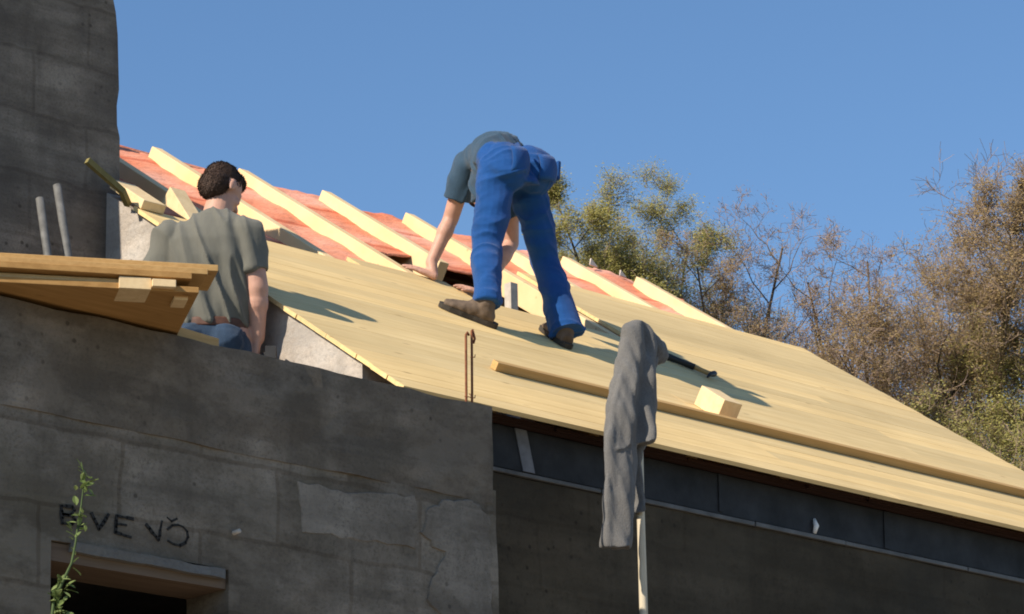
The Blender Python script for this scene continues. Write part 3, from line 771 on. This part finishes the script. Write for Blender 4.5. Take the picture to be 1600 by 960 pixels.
def head(mb, c, f, u, k=1.0):
    """head centre c (between the ears), facing f, up u"""
    f = Vector(f).normalized(); u = Vector(u); u = (u - f * u.dot(f)).normalized(); l = u.cross(f).normalized(); c = Vector(c)
    P = lambda a, b, h: c + (f * a + l * b + u * h) * k
    mb.ell(P(-.008, 0, .028), f * .096 * k, l * .075 * k, u * .092 * k, 20)
    mb.ell(P(.030, 0, -.035), f * .060 * k, l * .060 * k, u * .075 * k, 18)          # face
    mb.ell(P(.052, 0, -.085), f * .034 * k, l * .036 * k, u * .026 * k, 14)          # chin
    mb.ell(P(.074, 0, .022), f * .018 * k, l * .050 * k, u * .012 * k, 12)           # brow
    mb.limb([P(.085, 0, .010), P(.108, 0, -.026)], [.009 * k, .0145 * k], 10)        # nose
    mb.ell(P(.098, 0, -.030), f * .012 * k, l * .020 * k, u * .008 * k, 10)
    mb.ell(P(.086, 0, -.055), f * .009 * k, l * .024 * k, u * .006 * k, 10); mb.ell(P(.084, 0, -.066), f * .010 * k, l * .021 * k, u * .006 * k, 10)
    for s in (1, -1):
        mb.ell(P(.080, s * .031, .004), f * .010 * k, l * .014 * k, u * .009 * k, 10)  # eyes
        mb.ell(P(.062, s * .045, -.028), f * .022 * k, l * .016 * k, u * .020 * k, 10) # cheek
        mb.ell(P(-.012, s * .080, -.006), f * .020 * k, l * .009 * k, u * .032 * k, 12) # ear
    return P, f, l, u
def hair(mb, P, f, l, u, k=1.0):
    mb.ell(P(-.016, 0, .044), f * .090 * k, l * .076 * k, u * .080 * k, 24)
    mb.ell(P(-.045, 0, -.005), f * .066 * k, l * .075 * k, u * .072 * k, 20)
    mb.ell(P(.034, 0, .078), f * .056 * k, l * .062 * k, u * .042 * k, 16); mb.ell(P(-.050, 0, -.035), f * .043 * k, l * .060 * k, u * .042 * k, 16)
def hairw(p): return 0.0012 * noise.noise(V((p.x * 150, p.y * 150, p.z * 60))) + 0.0022 * noise.noise(p * 26)
def ridge(q): return 1.0 - 2.0 * abs(noise.noise(q))

V = Vector
def strands(o, count, down, seed=3):
    """short hair: many fine locks lying over the head, so the outline is not a smooth cap"""
    me = o.data; r_ = random.Random(seed); vs = [v.co.copy() for v in me.vertices]; fs = [list(p.vertices) for p in me.polygons]
    nv = [v.normal.copy() for v in me.vertices]; n0 = len(vs)
    for k in range(count):
        i = r_.randrange(n0); n_ = nv[i]; d = V(down) + V((r_.gauss(0, .28), r_.gauss(0, .28), r_.gauss(0, .28))); d = d - n_ * d.dot(n_)
        if d.length < .05: continue
        d.normalize(); L_ = r_.uniform(.010, .024); sd = n_.cross(d) * r_.uniform(.0012, .0026); p = vs[i] - n_ * .001
        b = len(vs); tip = p + d * L_ + n_ * r_.uniform(.001, .008)
        vs += [p - sd, p + sd, p + d * L_ * .5 + n_ * .004 + sd * .8, p + d * L_ * .5 + n_ * .004 - sd * .8, tip]
        fs += [[b, b + 1, b + 2, b + 3], [b + 3, b + 2, b + 4]]
    m2 = bpy.data.meshes.new("hair"); m2.from_pydata(vs, [], fs); m2.update()
    for mt in me.materials: m2.materials.append(mt)
    for p in m2.polygons: p.use_smooth = True
    o.data = m2

def person(label, base, body_mb, voxel=0.0065):
    o = put("person", melt("person", body_mb, voxel, base, 3), M['skin'], None, base)
    return tag(o, label, "person")
def wear(name, mb, mt, root, voxel=0.008, sm=3, wr=None, label=None):
    o = put(name, melt(name, mb, voxel, base_of(root), sm, wr), M[mt], root)
    if label: o['label'] = label
    return o

V = Vector
# ---- the man bending over on the roof
V = Vector
ankL, ankR = V((.232, 1.215, 6.150)), V((.748, 1.205, 6.128))
kneL, kneR = V((.322, 1.300, 6.500)), V((.740, 1.335, 6.505))
hipL, hipR = V((.395, 1.300, 6.880)), V((.605, 1.325, 6.895))
pel = (hipL + hipR) / 2 + V((0, 0, .03))
shL, shR = V((.560, 1.70, 7.055)), V((.900, 1.74, 7.060))
chest = V((.69, 1.70, 7.085)); waist = V((.57, 1.50, 7.085))
elL, wrL = V((.580, 1.840, 6.830)), V((.485, 1.885, 6.590))
elR, wrR = V((.985, 1.83, 6.780)), V((.765, 1.79, 6.500))
cr = (hipR - hipL).normalized()
body = MB()
for h_, k_, a_ in ((hipL, kneL, ankL), (hipR, kneR, ankR)): body.limb([h_, k_, a_], [.075, .05, .038], 16)
body.loft([(pel, cr * .15, V((0, .05, .09))), (waist, cr * .135, V((0, -.03, .085))), (chest, (shR - shL).normalized() * .17, V((0, -.03, .10)))], 20)
body.limb([shL, elL, wrL], [.050, .041, .030], 16); body.limb([shR, elR, wrR], [.050, .041, .030], 16)
for s_, e_ in ((elL, wrL), (elR, wrR)):
    body.ell(s_.lerp(e_, .28), (e_ - s_) * .30, (e_ - s_).orthogonal().normalized() * .045, (e_ - s_).cross((e_ - s_).orthogonal()).normalized() * .043, 14)
nk = V((.82, 1.83, 7.10)); hc = V((.91, 1.92, 7.07))
body.limb([chest + V((.02, .08, 0)), nk, hc], [.07, .057, .06], 16)
Ph, hf, hl, hu = head(body, hc, (.05, .35, -1), (.1, .9, .3))
def plant_hand(wr, dirv, side):
    d = V(dirv); d = (d - NRM * d.dot(NRM)).normalized(); t = wr + NRM * 0
    hand(body, t, d, -NRM, side, 0.12, 1.0, 0.35)
wl = roofpt(.470, 2.265, 0.022); wr_ = roofpt(.715, 2.12, 0.022)
body.limb([wrL, wl], [.030, .024], 14); body.limb([wrR, wr_], [.030, .024], 14)
plant_hand(wl, V((-.55, .5, .3)), V((.5, .6, .4))); plant_hand(wr_, V((-.75, .35, .2)), V((-.4, .7, .4)))
man2 = person("man in blue work trousers bending over with both hands on the roof boarding", V((.49, 1.2, 6.03)), body)
# trousers
def wr_tr(p):
    a = p.x * .8 + p.y * .6; w = p.z * .80 + a * .75 + .035 * noise.noise(p * 6)
    m1 = max(0, min(1, .55 + 1.3 * noise.noise(p * 5.5 + V((3, 1, 8)))))
    r1 = max(0, ridge(V((a * 7 - p.z * 3, w * 16, p.y * 4)))) ** 2 * .011 * m1
    w2 = p.z * .85 - a * .75
    r2 = max(0, ridge(V((a * 4 + 7, w2 * 11, p.y * 3 + 4)))) ** 2 * .015 * (1 - m1 * .6)
    seam = -.004 if (abs(p.x - .50 - (p.z - 6.9) * .12) < .004 and p.z > 6.72 and p.y < 1.3) else 0
    return seam + r1 + r2 - .008 + .007 * noise.noise(p * 7)
tr = MB()
tr.ell(pel + V((-.085, -.055, -.02)), cr * .115, V((0, .13, 0)), V((0, .02, .135)), 20)
tr.ell(pel + V((.10, -.045, .015)), cr * .118, V((0, .13, 0)), V((0, .02, .135)), 20)
tr.loft([(pel + V((0, -.05, -.10)), cr * .18, V((0, .11, 0))), (pel + V((0, 0, .02)), cr * .198, V((0, .115, -.02))), (pel + V((.01, .07, .085)), cr * .184, V((0, .08, -.075)))], 24)
def leg(h_, k_, a_, r0, r1, r2, r3, bow):
    m1 = h_.lerp(k_, .5) + bow; m2 = k_.lerp(a_, .5) + bow * .6
    tr.limb([h_, m1, k_, m2, a_], [r0, (r0 + r1) / 2, r1, r2, r3], 18, True, False)
leg(hipL, kneL, ankL + V((0, 0, .005)), .102, .078, .074, .070, V((0, -.012, 0)))
leg(hipR, kneR, ankR + V((.006, -.005, -.02)), .098, .074, .078, .088, V((.008, -.012, 0)))
wear("trousers", tr, 'blue', man2, 0.0065, 3, wr_tr)
# pocket flap standing off the right hip
pf = MB(); pc = Yp(871, 266, 1.30)
pf.box(pc + V((-.018, -.02, -.055)), V((.022, 0.004, 0)), V((0, .06, 0)), V((0.010, 0, .10)))
part("pocket_flap", pf, M['blue'], man2, bevel=0.006)
for sx in (-.085, .10):
    c0 = pel + V((sx, 0, .0)); q0 = MB(); g = []
    for j in range(7):
        for i_ in range(7):
            u, w = (i_ / 6 - .5) * .13, (j / 6 - .5) * .13
            d_ = (1 - (u / .125) ** 2 - ((w + .0) / .145) ** 2)
            g.append(c0 + cr * u + V((0, -.055 - .133 * math.sqrt(max(0, d_)) - .004, w - .005)))
    q0.add(g, [(j * 7 + i_, j * 7 + i_ + 1, j * 7 + i_ + 8, j * 7 + i_ + 7) for j in range(6) for i_ in range(6)])
    po = part("back_pocket", q0, M['blue'], man2, smooth=True); so_ = po.modifiers.new("t", 'SOLIDIFY'); so_.thickness = .006
# t-shirt: back, short sleeves
ts = MB(); ca = (shR - shL).normalized()
ts.loft([(pel + V((.012, .04, .045)), cr * .160, V((0, -.07, .07))), (pel + V((.016, .10, .115)), cr * .172, V((0, -.075, .095))), (waist, cr * .162, V((0, -.045, .095))), (waist.lerp(chest, .5) + V((0, 0, .01)), ca * .168, V((0, -.04, .102))), (chest + V((0, 0, .005)), ca * .180, V((0, -.03, .105))), (chest + V((.015, .08, -.01)), ca * .15, V((0, -.03, .095))), (nk + V((0, -.015, 0)), ca * .075, V((0, -.02, .07)))], 24)
for s_, e_ in ((shL, elL), (shR, elR)):
    d = (e_ - s_).normalized(); ts.limb([s_ - d * .01, s_ + d * .10, s_ + d * .165], [.074, .070, .070], 18, True, False)
# hem hanging at the left side
ts.loft([(V((.47, 1.46, 7.02)), V((.05, 0, 0)), V((0, .09, 0))), (V((.475, 1.50, 6.92)), V((.035, 0, 0)), V((0, .085, 0))), (V((.49, 1.54, 6.83)), V((.012, 0, 0)), V((0, .045, 0)))], 16)
def wr_ts(p): return .006 * noise.noise(V((p.x * 14, p.y * 7, p.z * 9))) + max(0, ridge(V((p.x * 16 + p.y * 5, p.y * 5, p.z * 8)))) ** 2 * .012 - .004
wear("t_shirt", ts, 'tee_teal', man2, 0.0075, 3, wr_ts)
hm_ = MB(); hair(hm_, Ph, hf, hl, hu); wear("hair", hm_, 'hair', man2, 0.006, 2, hairw)
def boot(root, ankle, toe_dir, name="boot"):
    d = V(toe_dir); d = (d - NRM * d.dot(NRM)).normalized(); s_ = NRM.cross(d).normalized(); 
    foot = ankle - NRM * ((ankle - roofpt(0, 0)).dot(NRM)); n_ = NRM
    up_ = MB(); hgt = min((ankle - foot).length, .12)
    up_.loft([(foot - d * .058 + n_ * .032, s_ * .033, n_ * .028), (foot - d * .03 + n_ * .045, s_ * .041, n_ * .043), (foot + d * .04 + n_ * .048, s_ * .043, n_ * .046), (foot + d * .10 + n_ * .040, s_ * .047, n_ * .035), (foot + d * .155 + n_ * .034, s_ * .046, n_ * .027), (foot + d * .195 + n_ * .030, s_ * .030, n_ * .018)], 20)
    up_.limb([foot - d * .005 + n_ * .05, ankle.lerp(foot, .15) + V((0, 0, .02))], [.047, .050], 18)
    up_.ell(foot + d * .03 + n_ * .075, d * .06, s_ * .03, n_ * .03, 14)
    o = wear(name, up_, 'boot', root, 0.006, 2, lambda p: .0025 * noise.noise(p * 45))
    so = MB(); out = []
    for a, w in ((-.085, .020), (-.07, .034), (-.03, .040), (.04, .040), (.10, .048), (.16, .047), (.20, .034), (.215, .016)): out.append((a, w))
    ring = [foot + d * a + s_ * w for a, w in out] + [foot + d * a - s_ * w for a, w in out[::-1]]
    n = len(ring); so.add([p + n_ * .003 for p in ring] + [p + n_ * .026 for p in ring], [tuple(range(n)), tuple(range(n, 2 * n))[::-1]] + [(i, (i + 1) % n, (i + 1) % n + n, i + n) for i in range(n)])
    part("boot_sole", so, M['sole'], o)
boot(man2, ankL, V((-.80, .52, .3))); boot(man2, ankR, V((.25, .9, .5)))

# ---- the man standing in the corner, seen from behind
B0 = Yp(326, 500, 0.93)                     # belt, middle of the back
rv, fv = rt.copy(), hd.copy()
def L(a, h, f=0.0): return B0 + rv * a + zz * h + fv * f
# a: metres to the right, h: metres above the belt, f: metres away from the camera
neck = L(.028, .485, .03); hcm = L(.048, .600, .045)
sL_, sR_ = L(-.172, .368, .0), L(.158, .378, -.01)
eL_, wL_ = L(-.238, .145, .02), L(-.215, -.08, .12)
eR_, wR_ = L(.208, .130, -.02), L(.205, -.075, .035)
floor_z = 4.652
hpL, hpR = L(-.085, -.08, .03), L(.095, -.08, .02)
knL = V((hpL.x, hpL.y, 0)) + fv * .05 - rv * .03; knL.z = floor_z + .47
knR = V((hpR.x, hpR.y, 0)) + fv * .05 + rv * .03; knR.z = floor_z + .47
akL = V((knL.x, knL.y, floor_z + .09)) - fv * .05; akR = V((knR.x, knR.y, floor_z + .09)) - fv * .05
b1 = MB()
b1.loft([(L(0, -.12, .04), rv * .15, fv * .10), (L(0, 0, .03), rv * .15, fv * .10), (L(.005, .18, .03), rv * .155, fv * .10), (L(.01, .34, .02), rv * .175, fv * .11), (L(.02, .42, .02), rv * .12, fv * .08)], 22)
b1.limb([L(.015, .38, .02), neck, hcm - zz * .03], [.09, .062, .060], 18)
for s_, e_, w_ in ((sL_, eL_, wL_), (sR_, eR_, wR_)):
    b1.limb([s_, e_, w_], [.062, .050, .033], 18)
    dd = (w_ - e_); o_ = dd.orthogonal().normalized(); b1.ell(e_.lerp(w_, .30), dd * .33, o_ * .052, dd.cross(o_).normalized() * .050, 14)
    dd = (e_ - s_); o_ = dd.orthogonal().normalized(); b1.ell(s_.lerp(e_, .55), dd * .36, o_ * .060, dd.cross(o_).normalized() * .058, 14)
for h_, k_, a_ in ((hpL, knL, akL), (hpR, knR, akR)): b1.limb([h_, k_, a_], [.085, .055, .04], 16)
Pm, mf, ml, mu = head(b1, hcm, fv * .72 + rv * .62 - zz * .55, zz + fv * .2 + rv * .1, 1.0)
hand(b1, wR_ + V((0, 0, -.015)), V((0, 0, -1)) + fv * .35 - rv * .1, -rv, fv, 0.55); hand(b1, wL_, fv * .8 - zz * .4, rv, zz, 0.4)
man1 = person("dark haired man in grey olive t-shirt and jeans standing behind the front wall", V((B0.x, B0.y, floor_z)), b1)
t1 = MB()
t1.loft([(L(0, -.035, .025), rv * .168, fv * .122), (L(0, .03, .02), rv * .172, fv * .124), (L(0, .14, .015), rv * .182, fv * .128), (L(.0, .26, .01), rv * .192, fv * .135), (L(-.004, .34, .01), rv * .200, fv * .130), (L(.0, .395, .015), rv * .186, fv * .115), (L(.014, .435, .02), rv * .150, fv * .098), (L(.020, .470, .025), rv * .098, fv * .080), (L(.026, .495, .03), rv * .068, fv * .066)], 28)
for s_, e_ in ((sL_, eL_), (sR_, eR_)):
    d = (e_ - s_).normalized(); t1.limb([s_, s_ + d * .11, s_ + d * .185], [.076, .070, .068], 18, True, False)
def wr_t1(p):
    q = p - B0; a = q.dot(rv); h = q.z
    f1 = max(0, ridge(V((a * 14 + h * 4.0, h * 2.0, q.dot(fv) * 5)))) ** 2 * .020 - .006
    f2 = .007 * noise.noise(V((a * 16, h * 7, 2)))
    return (f1 + f2) * (0.55 + 0.8 * max(0, min(1, 1 - h * 1.8)))
wear("t_shirt", t1, 'tee_green', man1, 0.0075, 3, wr_t1)
j1 = MB()
j1.loft([(L(0, -.17, .05), rv * .165, fv * .135), (L(0, -.08, .035), rv * .168, fv * .130), (L(0, -.005, .03), rv * .158, fv * .112)], 24)
for h_, k_, a_ in ((hpL, knL, akL), (hpR, knR, akR)): j1.limb([h_ - zz * .03, k_, a_], [.098, .078, .062], 18, True, False)
j1.ell(L(-.08, -.11, -.045), rv * .085, fv * .08, zz * .085, 16); j1.ell(L(.08, -.11, -.045), rv * .085, fv * .08, zz * .085, 16)
wear("jeans", j1, 'jeans', man1, 0.008, 3, wr_tr)
be = MB(); be.loft([(L(0, -.052, .03), rv * .174, fv * .129), (L(0, -.012, .029), rv * .172, fv * .127)], 28)
wear("belt", be, 'leather', man1, 0.006, 1)
h1 = MB(); hair(h1, Pm, mf, ml, mu, 1.0); strands(wear("hair", h1, 'hair', man1, 0.0045, 5, hairw), 5200, -mu * .8 - mf * .3)
for a_ in (akL, akR):
    f0 = V((a_.x, a_.y, floor_z)); up_ = MB()
    up_.loft([(f0 - fv * .07 + zz * .04, rv * .033, zz * .035), (f0 + zz * .05, rv * .042, zz * .047), (f0 + fv * .10 + zz * .04, rv * .046, zz * .036), (f0 + fv * .18 + zz * .025, rv * .03, zz * .022)], 18)
    up_.limb([f0 + zz * .05, f0 + zz * .12], [.045, .05], 16); wear("boot", up_, 'boot', man1, 0.008, 2)
# tool in the right hand
tp = wR_ + V((0, 0, -.085)) + fv * .035
mb = MB(); mb.tube([tp - fv * .07 + rv * .05, tp + fv * .01, tp + fv * .12 - rv * .05], [.016, .017, .014], 12)
mb.box(tp - fv * .11 + rv * .04 - zz * .028, rv * .045, fv * .05, zz * .055)
thing("hand_tool", mb, M['glove'], "dark tool held in the right hand of the standing man", "tool", tp)

# ================================================================== PLANT in front of the window
px_pts = [(78, 990), (84, 940), (100, 905), (112, 880), (118, 850), (122, 820), (127, 790), (130, 765), (133, 748), (127, 722)]
YPL = -0.75
P = [Yp(x, y, YPL) for x, y in px_pts]; g0 = V((P[0].x - .10, YPL, 0))
pts = [g0 + (P[0] - g0) * k / 6 + V((.03 * sin(k), .02 * cos(k * 1.3), 0)) * (1 if 0 < k < 6 else 0) for k in range(7)] + P[1:]
pl = empty("climbing_plant", g0, "slender green leafy shoot rising in front of the window", "plant")
mb = MB(); mb.tube(pts, [.009 - .0075 * k / (len(pts) - 1) for k in range(len(pts))], 7); part("stem", mb, M['stem'], pl, smooth=True)
mb = MB(); lr = random.Random(5)
def leaf(mb, p, d, n_, L_, W_):
    d = d.normalized(); s_ = d.cross(n_).normalized(); nn = s_.cross(d)
    prof = [(0, .02), (.25, .75), (.5, 1), (.75, .7), (1, .03)]
    vs = []
    for t, w in prof:
        c = p + d * L_ * t - nn * L_ * .18 * t * t; vs += [c + s_ * W_ * w + nn * W_ * .25, c, c - s_ * W_ * w + nn * W_ * .25]
    fs = []
    for i in range(4):
        o = i * 3; fs += [(o, o + 1, o + 4, o + 3), (o + 1, o + 2, o + 5, o + 4)]
    mb.add(vs, fs)
clusters = [(0.0, 990, 20), (84, 935, 16), (95, 915, 12), (100, 955, 14), (128, 765, 10), (133, 752, 8), (118, 838, 7), (127, 800, 6), (124, 815, 4), (112, 880, 3)]
for cx, cy, n in clusters:
    if cx == 0: cx = 80
    for k in range(n):
        p = Yp(cx + lr.gauss(0, 5), cy + lr.gauss(0, 9), YPL + lr.gauss(0, .02))
        leaf(mb, p, V((lr.uniform(-1, 1), lr.uniform(-1, .3), lr.uniform(-.5, .9))), V((lr.uniform(-.5, .5), -.6, 1)), lr.uniform(.025, .05), lr.uniform(.007, .013))
for k in range(90):
    z = lr.uniform(.4, P[0].z); t = z / P[0].z; p = g0.lerp(P[0], t) + V((lr.gauss(0, .03), lr.gauss(0, .03), 0))
    leaf(mb, p, V((lr.uniform(-1, 1), lr.uniform(-1, 1), lr.uniform(-.3, .8))), V((0, -.3, 1)), lr.uniform(.03, .06), lr.uniform(.008, .014))
lo = part("leaves", mb, M['leaf_green'], pl)

# ================================================================== TREES on the hill behind
def tree(px, top_y, D, label, seed, spread=1.0, leafm='leaf_brown', leaves=12000, bare_top=0.0, lsize=.05, lower=0.25, levels=4, kids=5, trunk_r=.10, lean=0.0, upward=.35):
    r_ = random.Random(seed); top = far(px, top_y, D); gz = hill(top.x, top.y); base = V((top.x, top.y, gz - .2)); H = top.z - gz + .2
    root = empty("tree", V((top.x, top.y, gz)), label, "tree", "trees on the slope behind the house")
    tk, cw = MB(), MB(); tips = []
    def grow(p, d, L_, rad, lv, h0):
        n = 5 if lv < 2 else 4 if lv < 3 else 3
        pts = [p]; dirs = [d]; wob = .16 if lv == 0 else .30
        for i in range(n):
            d = (d + V((r_.gauss(0, wob), r_.gauss(0, wob), r_.gauss(0, wob * .6) + (.10 if lv else .0)))).normalized()
            pts.append(pts[-1] + d * L_ / n); dirs.append(d)
        rs = [max(rad * (1 - .72 * i / n), .004) for i in range(n + 1)]
        (tk if lv < 2 else cw).tube(pts, rs, 7 if lv == 0 else 5 if lv == 1 else 3, False)
        if lv >= 2: tips.append((pts, lv))
        if lv >= levels: return
        nk_ = [int(kids * 2.4), kids + 1, kids, kids][lv]
        for k in range(nk_):
            t = (lower + (1 - lower) * (k + r_.random() * .8) / nk_) if lv == 0 else r_.uniform(.22, 1.0)
            t = min(t, .985); i = min(int(t * n), n - 1); q = pts[i].lerp(pts[i + 1], t * n - i)
            an = r_.uniform(0, 2 * pi) if lv else k * 2.4 + r_.uniform(-.5, .5)
            o_ = dirs[i].orthogonal().normalized(); o2 = dirs[i].cross(o_)
            side = o_ * cos(an) + o2 * sin(an)
            if lv == 0: ll = L_ * (.36 * (1 - t) ** .7 + .13) * r_.uniform(.75, 1.2) * spread
            else: ll = L_ * r_.uniform(.34, .62)
            nd = (dirs[i] * (.55 if lv else .45 + upward * t) + side * (.85 if lv else .9) + V((0, 0, .12))).normalized()
            grow(q, nd, ll, rs[i] * (.5 if lv == 0 else .58), lv + 1, h0)
    grow(base, V((lean, 0, 1)).normalized(), H * .96, trunk_r, 0, H)
    # bring the finished tree to its measured height and keep its crown over its trunk
    zs_ = sorted(p.z for p in cw.v); zmax = zs_[int(len(zs_) * .985)]; k_ = H / (zmax - base.z)
    top_v = [p for p in cw.v if p.z > base.z + .6 * (zmax - base.z)]
    off = sum((p - base).dot(rt) for p in top_v) / len(top_v)
    def fit(p): q = p - base; t_ = q.z / (zmax - base.z); return base + q * k_ - rt * (off * k_ * min(1, t_ * 1.3)) * .8
    tk.v = [fit(p) for p in tk.v]; cw.v = [fit(p) for p in cw.v]; tips = [([fit(p) for p in pts], lv) for pts, lv in tips]
    cw.cur = 1
    cand = [t for t in tips if t[1] >= 2]
    for k in range(leaves):
        pts, lv = r_.choice(cand); i = r_.randrange(1, len(pts)); q = pts[i].lerp(pts[i - 1], r_.random())
        rel = (q.z - base.z) / H
        if bare_top and r_.random() < min(1, max(0, (rel - (1 - bare_top)) / .16)): continue
        g_ = .08 if leafm != 'leaf_olive' else .085; q = q + V((r_.gauss(0, g_), r_.gauss(0, g_), r_.gauss(0, g_)))
        a = V((r_.gauss(0, 1), r_.gauss(0, 1), r_.gauss(0, 1))).normalized(); b = a.orthogonal().normalized() * r_.uniform(.5, 1.0); s_ = lsize * r_.uniform(.5, 1.25)
        cw.add([q - a * s_ * .5, q + b * s_ * .35, q + a * s_ * .5, q - b * s_ * .35], [(0, 1, 2, 3)])
    me = tk.mesh("trunk", base_of(root)); put("trunk", me, M['bark'], root, smooth=True)
    me = bpy.data.meshes.new("crown"); bb = base_of(root); me.from_pydata([p - bb for p in cw.v], [], cw.f); me.update(); me.polygons.foreach_set("material_index", cw.mi)
    put("crown", me, [M['twig'], M[leafm]], root)
tree(955, 302, 56, "olive green leafing tree just right of the bending man", 11, .66, 'leaf_olive', 90000, 0, .050, .3, 4, 5, .055)
tree(1035, 305, 60, "olive tree with feathery top left of the bare pinkish tree", 41, .80, 'leaf_olive', 80000, .03, .048, .3, 4, 5, .055)
tree(895, 325, 58, "low olive tree partly hidden behind the bending man", 31, .62, 'leaf_olive', 60000, 0, .050, .3, 4, 5, .05)
tree(1182, 312, 58, "bare pinkish twigged tree standing alone against the sky", 14, .80, 'leaf_pink', 6000, 0, .04, .25, 4, 5, .075)
tree(1105, 390, 57, "short brown bush tree below the bare pinkish tree", 15, .8, 'leaf_brown', 18000, 0, .05, .25, 4, 5, .06)
tree(1375, 360, 62, "thin bare greyish tree left of the big brown tree", 16, .8, 'leaf_pink', 5000, 0, .04, .25, 4, 5, .07)
tree(1285, 410, 60, "small grey brown tree between the two bare trees", 17, .95, 'leaf_brown', 9000, .08, .045, .25, 4, 5, .07)
tree(1610, 250, 58, "large brown tree with bare upper limbs at the right edge", 18, .95, 'leaf_brown', 60000, .20, .055, .22, 4, 6, .13)
tree(1520, 350, 57, "dense brown budding tree left of the largest tree", 19, .9, 'leaf_brown', 60000, .05, .055, .2, 4, 6, .10)
tree(1440, 440, 55, "low olive brown tree over the right roof edge", 20, 1.0, 'leaf_brown', 46000, 0, .052, .2, 4, 6, .08)
tree(1570, 500, 54, "lowest olive brown tree in the right corner above the roof", 21, 1.1, 'leaf_olive', 50000, 0, .052, .2, 4, 6, .08)
tree(1345, 490, 54, "bushy brown tree low behind the right rake of the roof", 22, 1.1, 'leaf_brown', 26000, 0, .052, .2, 4, 6, .08)
tree(1235, 460, 58, "low bare brown thicket tree right of the pinkish tree", 23, 1.0, 'leaf_brown', 13000, 0, .048, .2, 4, 5, .06)
tree(1480, 600, 52, "bushy olive tree peeping just over the lower right roof edge", 24, 1.1, 'leaf_olive', 40000, 0, .052, .2, 4, 5, .07)
tree(990, 345, 55, "fuller low olive tree in front of the two olive ones", 25, .75, 'leaf_olive', 70000, 0, .050, .25, 4, 5, .05)
tree(1480, 420, 60, "tan twiggy tree standing behind the dense brown trees", 26, .9, 'leaf_brown', 40000, .05, .05, .2, 4, 6, .08)
tree(1075, 365, 58, "yellow green tree filling the space before the bare pinkish tree", 27, .75, 'leaf_olive', 50000, 0, .048, .25, 4, 5, .05)
tree(1155, 425, 56, "low brown tree touching the roof edge under the bare pinkish tree", 28, .9, 'leaf_brown', 20000, 0, .048, .2, 4, 5, .05)
